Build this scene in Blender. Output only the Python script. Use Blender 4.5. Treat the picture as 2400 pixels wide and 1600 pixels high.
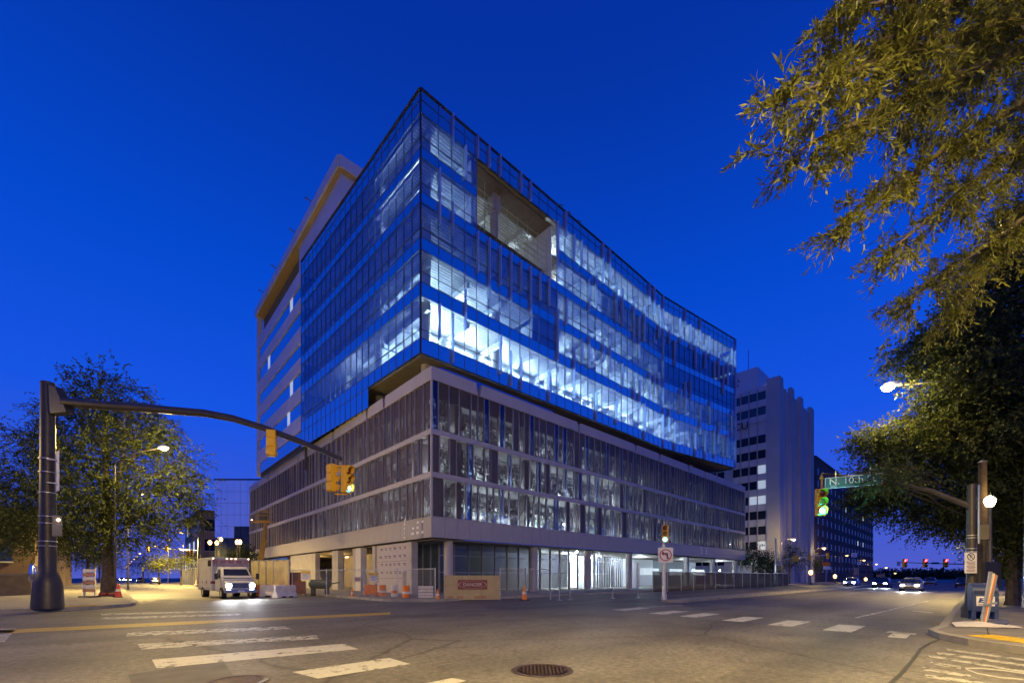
import bpy, math, random
import numpy as np
from mathutils import Vector, Matrix
for _o in list(bpy.data.objects):
    bpy.data.objects.remove(_o)
random.seed(11)
rng = np.random.default_rng(11)
S = bpy.context.scene
COL = S.collection
PI = math.pi
rad = math.radians

# ------------------------------------------------------------------ camera, sky, exposure
ANG = rad(42.74)
CA, SA = math.cos(ANG), math.sin(ANG)
CU, CV, CH = -17.86, -28.43, 1.5          # camera position; x runs along the avenue, y along the side street
FOC, HY = 1010.0, 1352.0                  # focal length and horizon row of the 2400 x 1600 photograph
cd = bpy.data.cameras.new('camera')
cam = bpy.data.objects.new('camera', cd)
COL.objects.link(cam)
cam.location = (CU, CV, CH)
cam.rotation_euler = (rad(90), 0, -ANG)
cd.sensor_width = 36
cd.lens = 36 * FOC / 2400
cd.shift_y = (HY - 800) / 2400
cd.clip_start = 0.05
cd.clip_end = 3000
S.camera = cam

world = bpy.data.worlds.new('World')
S.world = world
world.use_nodes = True
nt = world.node_tree
nt.nodes.clear()
wo = nt.nodes.new('ShaderNodeOutputWorld')
bg = nt.nodes.new('ShaderNodeBackground')
tc = nt.nodes.new('ShaderNodeTexCoord')
sx = nt.nodes.new('ShaderNodeSeparateXYZ')
rp = nt.nodes.new('ShaderNodeValToRGB')
nt.links.new(tc.outputs['Generated'], sx.inputs[0])
nt.links.new(sx.outputs[2], rp.inputs[0])
nt.links.new(rp.outputs[0], bg.inputs[0])
nt.links.new(bg.outputs[0], wo.inputs[0])
bg.inputs[1].default_value = 1.16
SKY = [(0.0, (.060, .078, .40)), (0.12, (.030, .070, .46)), (0.30, (.006, .064, .55)),
       (0.52, (.001, .047, .44)), (0.75, (.001, .024, .265)), (1.0, (.001, .015, .19))]
el = rp.color_ramp.elements
while len(el) < len(SKY):
    el.new(0.5)
for e, (p, c) in zip(el, SKY):
    e.position = p
    e.color = (*c, 1)

S.view_settings.view_transform = 'Standard'
S.view_settings.look = 'None'
S.view_settings.exposure = 0.28
S.view_settings.gamma = 1.0
S.render.engine = 'CYCLES'
S.cycles.use_denoising = True
S.cycles.max_bounces = 7
S.cycles.diffuse_bounces = 3
S.cycles.glossy_bounces = 3
S.cycles.transmission_bounces = 4
S.cycles.transparent_max_bounces = 14
S.cycles.sample_clamp_indirect = 4.0
S.cycles.use_light_tree = True
S.cycles.caustics_reflective = False
S.cycles.caustics_refractive = False

# ------------------------------------------------------------------ helpers
def W(px, py, Y):
    """World point seen at photo pixel (px, py) at Y metres in front of the camera."""
    X = (px - 1200) / FOC * Y
    return Vector((CU + CA * X + SA * Y, CV - SA * X + CA * Y, CH - (py - HY) / FOC * Y))
def G(px, py):
    p = W(px, py, FOC * CH / (py - HY)); p.z = 0
    return p
def WG(px, Y):
    p = W(px, HY, Y); p.z = 0
    return p
def ua(px, v):
    r = (px - 1200) / FOC
    Y = (v - CV) / (CA - SA * r)
    return CU + CA * r * Y + SA * Y
def va(px, u):
    r = (px - 1200) / FOC
    Y = (u - CU) / (SA + CA * r)
    return CV - SA * r * Y + CA * Y
def dist(p):
    return math.hypot(p[0] - CU, p[1] - CV)

def link(n, a, b): n.links.new(a, b)
MATS = {}
def mat(name, col, rough=.6, metal=0., var=.18, scale=2.5, bump=0., spec=.4, emit=None, estr=0., fine=0):
    if name in MATS: return MATS[name]
    m = bpy.data.materials.new(name); m.use_nodes = True
    n = m.node_tree; b = n.nodes['Principled BSDF']
    b.inputs['Roughness'].default_value = rough
    b.inputs['Metallic'].default_value = metal
    b.inputs['Specular IOR Level'].default_value = spec
    c = (*col, 1)
    if var > 0:
        t = n.nodes.new('ShaderNodeTexCoord'); z = n.nodes.new('ShaderNodeTexNoise')
        z.inputs['Scale'].default_value = scale; z.inputs['Detail'].default_value = 6
        link(n, t.outputs['Object'], z.inputs['Vector'])
        r = n.nodes.new('ShaderNodeValToRGB')
        r.color_ramp.elements[0].position = .3; r.color_ramp.elements[1].position = .7
        r.color_ramp.elements[0].color = (*[k * (1 - var) for k in col], 1)
        r.color_ramp.elements[1].color = (*[min(1, k * (1 + var)) for k in col], 1)
        link(n, z.outputs['Fac'], r.inputs[0]); link(n, r.outputs[0], b.inputs['Base Color'])
        if bump:
            z2 = n.nodes.new('ShaderNodeTexNoise'); z2.inputs['Scale'].default_value = fine or scale * 12
            z2.inputs['Detail'].default_value = 4
            link(n, t.outputs['Object'], z2.inputs['Vector'])
            bp = n.nodes.new('ShaderNodeBump'); bp.inputs['Strength'].default_value = bump; bp.inputs['Distance'].default_value = .02
            link(n, z2.outputs['Fac'], bp.inputs['Height']); link(n, bp.outputs[0], b.inputs['Normal'])
    else:
        b.inputs['Base Color'].default_value = c
    if emit:
        b.inputs['Emission Color'].default_value = (*emit, 1)
        b.inputs['Emission Strength'].default_value = estr
    MATS[name] = m
    return m
def em(name, col, s):
    return mat(name, (.8, .8, .8), var=0, emit=col, estr=s)
def glass(name, tint, refl, refl_tint, base_refl=.12, rough=.01, film=None, film_f=0.):
    m = bpy.data.materials.new(name); m.use_nodes = True
    n = m.node_tree; n.nodes.clear()
    o = n.nodes.new('ShaderNodeOutputMaterial'); t = n.nodes.new('ShaderNodeBsdfTransparent'); g = n.nodes.new('ShaderNodeBsdfGlossy')
    t.inputs[0].default_value = (*tint, 1); g.inputs['Color'].default_value = (*refl_tint, 1); g.inputs['Roughness'].default_value = rough
    lw = n.nodes.new('ShaderNodeLayerWeight'); lw.inputs[0].default_value = .25
    mr = n.nodes.new('ShaderNodeMapRange')
    mr.inputs[3].default_value = base_refl; mr.inputs[4].default_value = refl
    link(n, lw.outputs['Fresnel'], mr.inputs[0])
    # slight waviness of the panes
    tc = n.nodes.new('ShaderNodeTexCoord'); nz = n.nodes.new('ShaderNodeTexNoise'); nz.inputs['Scale'].default_value = .35
    link(n, tc.outputs['Object'], nz.inputs['Vector'])
    bp = n.nodes.new('ShaderNodeBump'); bp.inputs['Strength'].default_value = .04; bp.inputs['Distance'].default_value = .05
    link(n, nz.outputs['Fac'], bp.inputs['Height']); link(n, bp.outputs[0], g.inputs['Normal'])
    mx = n.nodes.new('ShaderNodeMixShader'); link(n, mr.outputs[0], mx.inputs[0])
    base = t.outputs[0]
    if film:
        d = n.nodes.new('ShaderNodeBsdfDiffuse')
        nz2 = n.nodes.new('ShaderNodeTexNoise'); nz2.inputs['Scale'].default_value = 1.1; nz2.inputs['Detail'].default_value = 5
        link(n, tc.outputs['Object'], nz2.inputs['Vector'])
        rr = n.nodes.new('ShaderNodeValToRGB')
        rr.color_ramp.elements[0].color = (*[k * .7 for k in film], 1); rr.color_ramp.elements[1].color = (*[k * 1.3 for k in film], 1)
        link(n, nz2.outputs['Fac'], rr.inputs[0]); link(n, rr.outputs[0], d.inputs[0])
        m2 = n.nodes.new('ShaderNodeMixShader'); m2.inputs[0].default_value = film_f
        link(n, base, m2.inputs[1]); link(n, d.outputs[0], m2.inputs[2]); base = m2.outputs[0]
    link(n, base, mx.inputs[1]); link(n, g.outputs[0], mx.inputs[2]); link(n, mx.outputs[0], o.inputs[0])
    MATS[name] = m
    return m

class MB:
    def __init__(s): s.v = []; s.f = []; s.m = []
    def add(s, vs, fs, m=0):
        n = len(s.v); s.v += [tuple(p) for p in vs]; s.f += [tuple(i + n for i in f) for f in fs]; s.m += [m] * len(fs)
        return s
    def box(s, x0, y0, z0, x1, y1, z1, m=0):
        return s.add([(x0, y0, z0), (x1, y0, z0), (x1, y1, z0), (x0, y1, z0), (x0, y0, z1), (x1, y0, z1), (x1, y1, z1), (x0, y1, z1)],
                     [(0, 3, 2, 1), (4, 5, 6, 7), (0, 1, 5, 4), (1, 2, 6, 5), (2, 3, 7, 6), (3, 0, 4, 7)], m)
    def obox(s, c, hx, hy, hz, rot=(0, 0, 0), m=0):
        from mathutils import Euler
        M = Matrix.Translation(Vector(c)) @ Euler(rot).to_matrix().to_4x4()
        vs = [M @ Vector((x, y, z)) for z in (-hz, hz) for x, y in ((-hx, -hy), (hx, -hy), (hx, hy), (-hx, hy))]
        return s.add(vs, [(0, 3, 2, 1), (4, 5, 6, 7), (0, 1, 5, 4), (1, 2, 6, 5), (2, 3, 7, 6), (3, 0, 4, 7)], m)
    def bar(s, p, q, w, h=None, m=0):
        p, q = Vector(p), Vector(q); d = (q - p).normalized(); h = h or w
        up = Vector((0, 0, 1)) if abs(d.z) < .95 else Vector((0, 1, 0))
        a = d.cross(up).normalized() * w / 2; b = a.cross(d).normalized() * h / 2
        vs = [p - a - b, p + a - b, p + a + b, p - a + b, q - a - b, q + a - b, q + a + b, q - a + b]
        return s.add(vs, [(0, 1, 2, 3), (4, 7, 6, 5), (0, 4, 5, 1), (1, 5, 6, 2), (2, 6, 7, 3), (3, 7, 4, 0)], m)
    def tube(s, pts, r, n=8, m=0, cap=True):
        pts = [Vector(p) for p in pts]
        if not hasattr(r, '__len__'): r = [r] * len(pts)
        vs = []; fs = []
        for i, p in enumerate(pts):
            d = (pts[min(i + 1, len(pts) - 1)] - pts[max(i - 1, 0)]).normalized()
            up = Vector((0, 0, 1)) if abs(d.z) < .9 else Vector((0, 1, 0))
            a = d.cross(up).normalized(); b = a.cross(d)
            for k in range(n):
                t = 2 * PI * k / n
                vs.append(p + (a * math.cos(t) + b * math.sin(t)) * r[i])
        for i in range(len(pts) - 1):
            for k in range(n):
                k2 = (k + 1) % n
                fs.append((i * n + k, i * n + k2, (i + 1) * n + k2, (i + 1) * n + k))
        if cap:
            fs.append(tuple(range(n))[::-1]); fs.append(tuple(range((len(pts) - 1) * n, len(pts) * n)))
        return s.add(vs, fs, m)
    def cyl(s, p, q, r0, r1=None, n=14, m=0): return s.tube([p, q], [r0, r0 if r1 is None else r1], n, m)
    def lathe(s, prof, c=(0, 0, 0), n=16, m=0):
        vs = []; fs = []
        for r, z in prof:
            for k in range(n):
                t = 2 * PI * k / n; vs.append((c[0] + r * math.cos(t), c[1] + r * math.sin(t), c[2] + z))
        for i in range(len(prof) - 1):
            for k in range(n):
                k2 = (k + 1) % n; fs.append((i * n + k, i * n + k2, (i + 1) * n + k2, (i + 1) * n + k))
        fs.append(tuple(range(n))[::-1]); fs.append(tuple(range((len(prof) - 1) * n, len(prof) * n)))
        return s.add(vs, fs, m)
    def prism(s, poly, z0, z1, m=0):
        n = len(poly)
        vs = [(x, y, z0) for x, y in poly] + [(x, y, z1) for x, y in poly]
        fs = [tuple(range(n))[::-1], tuple(range(n, 2 * n))] + [(i, (i + 1) % n, n + (i + 1) % n, n + i) for i in range(n)]
        return s.add(vs, fs, m)
    def ext(s, prof, a0, a1, axis='x', m=0):
        """profile of (other horizontal, z) extruded along axis from a0 to a1"""
        n = len(prof)
        P = (lambda a, p: (a, p[0], p[1])) if axis == 'x' else (lambda a, p: (p[0], a, p[1]))
        vs = [P(a0, p) for p in prof] + [P(a1, p) for p in prof]
        fs = [tuple(range(n)), tuple(range(n, 2 * n))[::-1]] + [(i, n + i, n + (i + 1) % n, (i + 1) % n) for i in range(n)]
        return s.add(vs, fs, m)
    def quad(s, a, b, c, d, m=0): return s.add([a, b, c, d], [(0, 1, 2, 3)], m)
    def mesh(s, name, mats, smooth=False):
        me = bpy.data.meshes.new(name)
        me.from_pydata(s.v, [], s.f)
        for m in (mats if isinstance(mats, (list, tuple)) else [mats]): me.materials.append(m)
        if any(s.m): me.polygons.foreach_set('material_index', s.m)
        if smooth:
            me.polygons.foreach_set('use_smooth', [True] * len(s.f)); me.set_sharp_from_angle(angle=rad(38))
        me.update()
        return me
    def build(s, name, mats, parent=None, smooth=False, bevel=0, world=False, loc=None):
        return put(name, s.mesh(name, mats, smooth), parent, loc, 0, bevel, world)
def put(name, me, parent=None, loc=None, rz=0, bevel=0, world=False):
    o = bpy.data.objects.new(name, me); COL.objects.link(o)
    if loc is not None: o.location = loc
    if rz: o.rotation_euler = (0, 0, rz)
    if parent:
        o.parent = parent
        if world: o.matrix_parent_inverse = (Matrix.Translation(parent.location) @ parent.rotation_euler.to_matrix().to_4x4()).inverted()
    if bevel:
        b = o.modifiers.new('bevel', 'BEVEL'); b.width = bevel; b.segments = 2; b.limit_method = 'ANGLE'
    return o
def tag(o, label, cat, group=None):
    o['label'] = label; o['category'] = cat
    if group: o['group'] = group
    return o
def thing(name, label, cat, loc=(0, 0, 0), rz=0, group=None):
    o = bpy.data.objects.new(name, None); COL.objects.link(o); o.empty_display_size = .2
    o.location = loc; o.rotation_euler = (0, 0, rz)
    return tag(o, label, cat, group)
def struct(o, kind='structure'):
    o['kind'] = kind
    return o
def dup(root, loc, rz=None, label=None, group=None):
    r = root.copy(); COL.objects.link(r); r.location = loc
    if rz is not None: r.rotation_euler = (0, 0, rz)
    if label: r['label'] = label
    if group: r['group'] = group
    for ch in list(root.children):
        c = ch.copy(); COL.objects.link(c); c.parent = r
        for g in list(ch.children):
            d = g.copy(); COL.objects.link(d); d.parent = c
    return r
def lamp(name, parent, loc, power, col=(1, .68, .3), radius=.15, world=False, spot=None):
    l = bpy.data.lights.new(name, 'SPOT' if spot else 'POINT'); l.energy = power; l.color = col; l.shadow_soft_size = radius
    if spot: l.spot_size = rad(spot); l.spot_blend = .6 if spot < 170 else .12
    return put(name, l, parent, loc, world=world)
def text(s, size, ext=.004, align='CENTER'):
    c = bpy.data.curves.new('lettering', 'FONT'); c.body = s; c.size = size; c.extrude = ext
    c.align_x = align; c.align_y = 'CENTER'
    o = bpy.data.objects.new('lettering', c); COL.objects.link(o)
    dg = bpy.context.evaluated_depsgraph_get(); dg.update()
    me = bpy.data.meshes.new_from_object(o.evaluated_get(dg))
    bpy.data.objects.remove(o)
    return me
def put_text(s, size, m, parent, loc, rot, ext=.004, align='CENTER', name='lettering'):
    me = text(s, size, ext, align); me.materials.clear(); me.materials.append(m)
    o = put(name, me, parent, loc); o.rotation_euler = rot
    return o
def np_mesh(name, V, mats, k=4):
    n = len(V) // k
    me = bpy.data.meshes.new(name)
    me.vertices.add(len(V)); me.vertices.foreach_set('co', np.ascontiguousarray(V, dtype=np.float32).ravel())
    me.loops.add(n * k); me.loops.foreach_set('vertex_index', np.arange(n * k, dtype=np.int32))
    me.polygons.add(n); me.polygons.foreach_set('loop_start', np.arange(0, n * k, k, dtype=np.int32))
    me.materials.append(mats); me.update(calc_edges=True)
    return me

# ------------------------------------------------------------------ materials
ASPH = bpy.data.materials.new('asphalt'); ASPH.use_nodes = True
def _asph():
    n = ASPH.node_tree; b = n.nodes['Principled BSDF']
    t = n.nodes.new('ShaderNodeTexCoord')
    def noise(sc, det=5, vec=None):
        z = n.nodes.new('ShaderNodeTexNoise'); z.inputs['Scale'].default_value = sc; z.inputs['Detail'].default_value = det
        link(n, vec or t.outputs['Object'], z.inputs['Vector']); return z
    big = noise(.12, 4); mid = noise(1.1, 6); fin = noise(55, 3)
    mp = n.nodes.new('ShaderNodeMapping'); mp.inputs['Scale'].default_value = (.04, 1.0, 1)
    link(n, t.outputs['Object'], mp.inputs[0]); lane = noise(.55, 3, mp.outputs[0])
    def ramp(src, a, b2, p0=.3, p1=.7):
        r = n.nodes.new('ShaderNodeValToRGB'); r.color_ramp.elements[0].position = p0; r.color_ramp.elements[1].position = p1
        r.color_ramp.elements[0].color = (*a, 1); r.color_ramp.elements[1].color = (*b2, 1); link(n, src, r.inputs[0]); return r.outputs[0]
    def mul(x, y):
        q = n.nodes.new('ShaderNodeMix'); q.data_type = 'RGBA'; q.blend_type = 'MULTIPLY'; q.inputs[0].default_value = 1
        link(n, x, q.inputs[6]); link(n, y, q.inputs[7]); return q.outputs[2]
    c = ramp(big.outputs['Fac'], (.122, .114, .106), (.158, .148, .138))
    c = mul(c, ramp(mid.outputs['Fac'], (.86,) * 3, (1.1,) * 3))
    c = mul(c, ramp(lane.outputs['Fac'], (.64, .63, .62), (1.12,) * 3))
    c = mul(c, ramp(noise(1.9, 7).outputs['Fac'], (1.0,) * 3, (.62, .60, .58), .60, .70)); c = mul(c, ramp(noise(9, 8).outputs['Fac'], (.7,) * 3, (1.25,) * 3, .35, .65))
    c = mul(c, ramp(fin.outputs['Fac'], (.55,) * 3, (1.5,) * 3))
    c = mul(c, ramp(noise(17, 2).outputs['Fac'], (.8,) * 3, (1.15,) * 3)); c = mul(c, ramp(noise(.33, 3).outputs['Fac'], (.72, .71, .70), (1.0,) * 3, .36, .52))
    v = n.nodes.new('ShaderNodeTexVoronoi'); v.feature = 'DISTANCE_TO_EDGE'; v.inputs['Scale'].default_value = .17
    wob = n.nodes.new('ShaderNodeMix'); wob.data_type = 'VECTOR'; wob.inputs[0].default_value = .22
    link(n, t.outputs['Object'], wob.inputs[4]); link(n, noise(.9, 5).outputs['Color'], wob.inputs[5]); link(n, wob.outputs[1], v.inputs['Vector'])
    c = mul(c, ramp(v.outputs['Distance'], (.45, .44, .43), (1, 1, 1), .0, .006))
    link(n, c, b.inputs['Base Color']); b.inputs['Roughness'].default_value = .62; b.inputs['Specular IOR Level'].default_value = .35
    bp = n.nodes.new('ShaderNodeBump'); bp.inputs['Strength'].default_value = .35; bp.inputs['Distance'].default_value = .01
    link(n, fin.outputs['Fac'], bp.inputs['Height']); link(n, bp.outputs[0], b.inputs['Normal'])
_asph()
def paint(name, col, wear=.45, scale=3.):
    m = bpy.data.materials.new(name); m.use_nodes = True; n = m.node_tree
    b = n.nodes['Principled BSDF']; b.inputs['Roughness'].default_value = .55
    t = n.nodes.new('ShaderNodeTexCoord'); z = n.nodes.new('ShaderNodeTexNoise'); z.inputs['Scale'].default_value = scale; z.inputs['Detail'].default_value = 9; z.inputs['Roughness'].default_value = .75
    link(n, t.outputs['Object'], z.inputs['Vector'])
    r = n.nodes.new('ShaderNodeValToRGB'); r.color_ramp.elements[0].position = wear - .04; r.color_ramp.elements[1].position = wear + .05
    link(n, z.outputs['Fac'], r.inputs[0])
    z2 = n.nodes.new('ShaderNodeTexNoise'); z2.inputs['Scale'].default_value = 14; link(n, t.outputs['Object'], z2.inputs['Vector'])
    r2 = n.nodes.new('ShaderNodeValToRGB'); r2.color_ramp.elements[0].color = (*[k * .6 for k in col], 1); r2.color_ramp.elements[1].color = (*col, 1)
    link(n, z2.outputs['Fac'], r2.inputs[0]); link(n, r2.outputs[0], b.inputs['Base Color'])
    tr = n.nodes.new('ShaderNodeBsdfTransparent'); mx = n.nodes.new('ShaderNodeMixShader')
    link(n, r.outputs[0], mx.inputs[0]); link(n, tr.outputs[0], mx.inputs[1]); link(n, b.outputs[0], mx.inputs[2])
    link(n, mx.outputs[0], n.nodes['Material Output'].inputs[0])
    return m
PAINT = paint('worn_white_paint', (.50, .49, .46), .40)
PAINT2 = paint('worn_thin_paint', (.46, .45, .42), .46, 4.5)
YPAINT = paint('worn_yellow_paint', (.50, .33, .04), .36)
CONC = mat('sidewalk_concrete', (.20, .185, .165), .8, var=.22, scale=1.4, bump=.25)
KERB = mat('kerb_concrete', (.27, .25, .22), .8, var=.2, scale=2.2, bump=.2)
TACT = mat('tactile_yellow', (.48, .33, .03), .7, var=.2, scale=6)
BAND = mat('band_concrete', (.40, .37, .34), .55, var=.07, scale=.8)
PARA = mat('parapet_panel', (.40, .38, .385), .55, var=.08, scale=.7)
FRAME = mat('dark_frame', (.035, .03, .035), .45, .4, var=0)
CWF = mat('curtain_wall_frame', (.07, .085, .17), .3, .3, var=0)
PFRAME = mat('podium_mullion', (.30, .285, .29), .4, .3, var=.08)
PANEL = mat('pale_panel', (.58, .57, .60), .5, var=.06, scale=.5)
LOUV = mat('grey_louvre', (.15, .145, .15), .55, var=.1)
SOFT = mat('lamp_tinted_soffit', (.46, .35, .15), .6, var=.1)  # warm lamp glow put into the soffit colour
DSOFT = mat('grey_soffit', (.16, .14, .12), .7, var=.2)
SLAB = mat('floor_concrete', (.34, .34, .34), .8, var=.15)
DECK = mat('steel_deck', (.52, .54, .55), .45, .2, var=.1)
DRY = mat('drywall', (.50, .51, .50), .8, var=.12, scale=.9)
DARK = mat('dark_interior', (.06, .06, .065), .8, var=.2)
STUD = mat('steel_stud', (.42, .44, .46), .4, .5, var=.1)
FIN = mat('pale_fin', (.42, .60, 1.0), .2, .0, var=.05, spec=.8)
def _fin():
    n = FIN.node_tree; b = n.nodes['Principled BSDF']; t = n.nodes.new('ShaderNodeBsdfTranslucent'); t.inputs[0].default_value = (.5, .6, .95, 1)
    mx = n.nodes.new('ShaderNodeMixShader'); mx.inputs[0].default_value = .45
    link(n, b.outputs[0], mx.inputs[1]); link(n, t.outputs[0], mx.inputs[2]); link(n, mx.outputs[0], n.nodes['Material Output'].inputs[0])
_fin()
BLUEM = mat('blue_membrane', (.01, .10, .62), .55, var=.12)
COLM = mat('concrete_column', (.42, .39, .36), .7, var=.12, scale=1.2, bump=.1)
VISION = glass('vision_glass', (.83, .93, .985), .5, (.70, .86, 1.0), .07)
LOWG = glass('lower_glass', (.78, .89, .96), .5, (.66, .84, 1.0), .09)
def spandrel():
    m = bpy.data.materials.new('spandrel_glass'); m.use_nodes = True; n = m.node_tree; b = n.nodes['Principled BSDF']
    g = n.nodes.new('ShaderNodeBsdfGlossy'); g.inputs['Roughness'].default_value = .03; g.inputs['Color'].default_value = (.72, .92, 1, 1)
    b.inputs['Base Color'].default_value = (.010, .035, .12, 1); b.inputs['Roughness'].default_value = .3
    mx = n.nodes.new('ShaderNodeMixShader'); mx.inputs[0].default_value = .66
    link(n, b.outputs[0], mx.inputs[1]); link(n, g.outputs[0], mx.inputs[2]); link(n, mx.outputs[0], n.nodes['Material Output'].inputs[0])
    return m
SPAN = spandrel()
MESHP = glass('podium_film_panel', (.84, .83, .81), .10, (.8, .8, .85), .004, .15, (.21, .165, .148), .27)
STRIP = glass('podium_clear_strip', (.45, .48, .58), .4, (.6, .7, 1.0), .05)
STORE = glass('storefront_glass', (.86, .86, .86), .16, (.8, .85, 1.0), .02)
SIGNW = mat('sign_white', (.72, .70, .68), .5, var=.05)
SIGNB = mat('sign_black', (.02, .02, .02), .5, var=0)
SIGNR = mat('sign_red', (.45, .02, .02), .5, var=.05)
SIGNG = mat('sign_green', (.0, .13, .13), .4, var=.05)
ORANGE = mat('safety_orange', (.75, .20, .02), .6, var=.12)
WPLAST = mat('white_plastic', (.66, .62, .55), .6, var=.15)
POLE = mat('dark_pole', (.055, .048, .045), .45, .3, var=.2, scale=4)
GALV = mat('galvanised_steel', (.42, .42, .43), .4, .6, var=.12)
YELS = mat('signal_yellow', (.72, .40, .015), .5, var=.1, scale=6)
WOODP = mat('weathered_wood', (.16, .12, .085), .85, var=.35, scale=5)
BARK = mat('bark', (.075, .058, .045), .9, var=.35, scale=6, bump=.5)
TYRE = mat('tyre_rubber', (.02, .02, .02), .8, var=.1)
CHROME = mat('chrome', (.7, .7, .72), .15, 1., var=0)
WHITE = mat('white_vehicle_paint', (.70, .69, .66), .3, var=.04)
CGLASS = mat('vehicle_glass', (.02, .022, .028), .06, var=0, spec=.8)
WARM = (1.0, .62, .22)
COOL = (.72, .88, 1.0)
E_WARM = em('sodium_glow', (1, .74, .34), 12)
E_FAR = em('far_lamp_glow', (1, .58, .18), 4.5)
E_COOL = em('work_light_glow', (.80, .92, 1.0), 60)
E_TUBE = em('tube_light_glow', (.78, .91, 1.0), 9)
E_HEAD = em('headlight_glow', (.95, .97, 1.0), 60)
E_TAIL = em('tail_light_glow', (1.0, .02, .02), 10)
E_GRN = em('green_signal_glow', (.0, .72, .92), 1.7)
E_GCORE = em('green_signal_core', (.6, 1.0, 1.0), 12)
E_RED = em('red_signal_glow', (1.0, .05, .10), 12)
E_AMB = em('marker_lamp_glow', (1.0, .62, .32), 6)
E_WIN = em('lit_window_glow', (.75, .92, 1.0), .32)
E_WINW = em('warm_window_glow', (.9, .95, .75), .5)

# ------------------------------------------------------------------ ground, pavements, markings
mb = MB(); mb.quad((-900, -900, 0), (900, -900, 0), (900, 900, 0), (-900, 900, 0))
struct(mb.build('road', ASPH))
def pavement(name, poly, h=.14, kerb=True):
    n = len(poly)
    o = struct(MB().prism(poly, -.02, h).build(name, CONC))
    return o
def arc(cx, cy, r, a0, a1, n=8):
    return [(cx + r * math.cos(rad(a0 + (a1 - a0) * i / n)), cy + r * math.sin(rad(a0 + (a1 - a0) * i / n))) for i in range(n + 1)]
SE = [(400, -27.7), (-1.0, -27.7), (-2.2, -27.55), (-3.2, -27.8), (-4.1, -28.3), (-4.9, -29.1), (-5.4, -30.3), (-5.6, -32), (-5.6, -300), (400, -300)]
pavement('sidewalk', SE[::-1])
NW = [(-400, -.8), (-20.6, -.8)] + arc(-20.4, 2.6, 3.4, -90, 0, 8)[1:] + [(-17.0, 400), (-400, 400)]
pavement('sidewalk', NW)
NE = [(400, -5.8), (400, 400), (-5.6, 400), (-5.6, -2.6)] + arc(-2.6, -2.8, 3.0, 180, 270, 8) + [(5, -5.8)]
pavement('sidewalk', NE[::-1])
pavement('sidewalk', [(-400, -300), (-17.9, -300), (-17.9, -34)] + arc(-21.4, -34, 3.5, 0, 90, 8) + [(-400, -30.5)])
def kerbline(pts, w=.16, h=.15):
    m = MB()
    for a, b in zip(pts[:-1], pts[1:]):
        d = Vector((b[0] - a[0], b[1] - a[1])).normalized(); L = math.hypot(b[0] - a[0], b[1] - a[1])
        k = max(1, min(40, int(L / 2.4)))
        for i in range(k):
            p = (a[0] + (b[0] - a[0]) * i / k, a[1] + (b[1] - a[1]) * i / k); q = (a[0] + (b[0] - a[0]) * (i + 1) / k - d.x * .012, a[1] + (b[1] - a[1]) * (i + 1) / k - d.y * .012)
            nx, ny = -d.y, d.x
            m.prism([(p[0] - nx * .02, p[1] - ny * .02), (q[0] - nx * .02, q[1] - ny * .02), (q[0] + nx * w, q[1] + ny * w), (p[0] + nx * w, p[1] + ny * w)], -.01, h + .004)
    return struct(m.build('kerb', KERB))
kerbline([(120, -27.7), (60, -27.7), (-1.0, -27.7), (-2.2, -27.55), (-3.2, -27.8), (-4.1, -28.3), (-4.9, -29.1), (-5.4, -30.3), (-5.6, -32), (-5.6, -60)])
kerbline([(-80, -.8), (-20.6, -.8)] + arc(-20.4, 2.6, 3.4, -90, 0, 8)[1:] + [(-17.0, 110)])
kerbline([(-5.6, 110), (-5.6, -2.6)] + arc(-2.6, -2.8, 3.0, 180, 270, 8) + [(5, -5.8), (130, -5.8)])
MED = [(7.2, -15.45)] + arc(7.0, -15.9, .7, 110, 250, 8) + [(130, -16.6), (130, -15.2)]
struct(MB().prism(MED, -.02, .16).build('median', KERB))

def mark(poly, m=PAINT, z=.004, name='road_marking'):
    """flat painted polygon on the road, its outline slightly ragged"""
    struct(MB().prism(poly, z - .003, z).build(name, m))
def bar_uv(c, L, w, a, m=PAINT):
    ca, sa = math.cos(a), math.sin(a)
    P = [(-L / 2, -w / 2), (L / 2, -w / 2), (L / 2, w / 2), (-L / 2, w / 2)]
    mark([(c[0] + x * ca - y * sa, c[1] + x * sa + y * ca) for x, y in P], m)
def mark_px(pts, m=PAINT):
    mark([tuple(G(*p)[:2]) for p in pts], m)
# far crossing of the avenue: short bars
for v in [-25.75, -24.25, -22.7, -20.95, -19.45, -17.3]:
    bar_uv((-.55 - (abs(v) - 20) * .25, v), 2.15, .66, 0)
mark_px([(2085, 1478), (2150, 1484), (2143, 1487), (2076, 1481)], PAINT2)
bar_uv((-2.9, -27.05), 1.3, .35, 0)
# near crossing of the avenue: long bars
mark_px([(300, 1481), (666, 1467), (684, 1473), (296, 1491)], PAINT2)
mark_px([(322, 1508), (742, 1488), (748, 1496), (332, 1521)], PAINT2)
mark_px([(356, 1545), (803, 1508), (839, 1520), (367, 1565)])
mark_px([(686, 1574), (912, 1541), (961, 1555), (745, 1589)])
mark_px([(985, 1603), (1060, 1588), (1092, 1594), (1030, 1612)])
mark_px([(240, 1446), (558, 1437), (570, 1441), (236, 1451)], PAINT2)
mark_px([(235, 1437), (520, 1430), (532, 1433), (238, 1441)], PAINT2)
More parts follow.
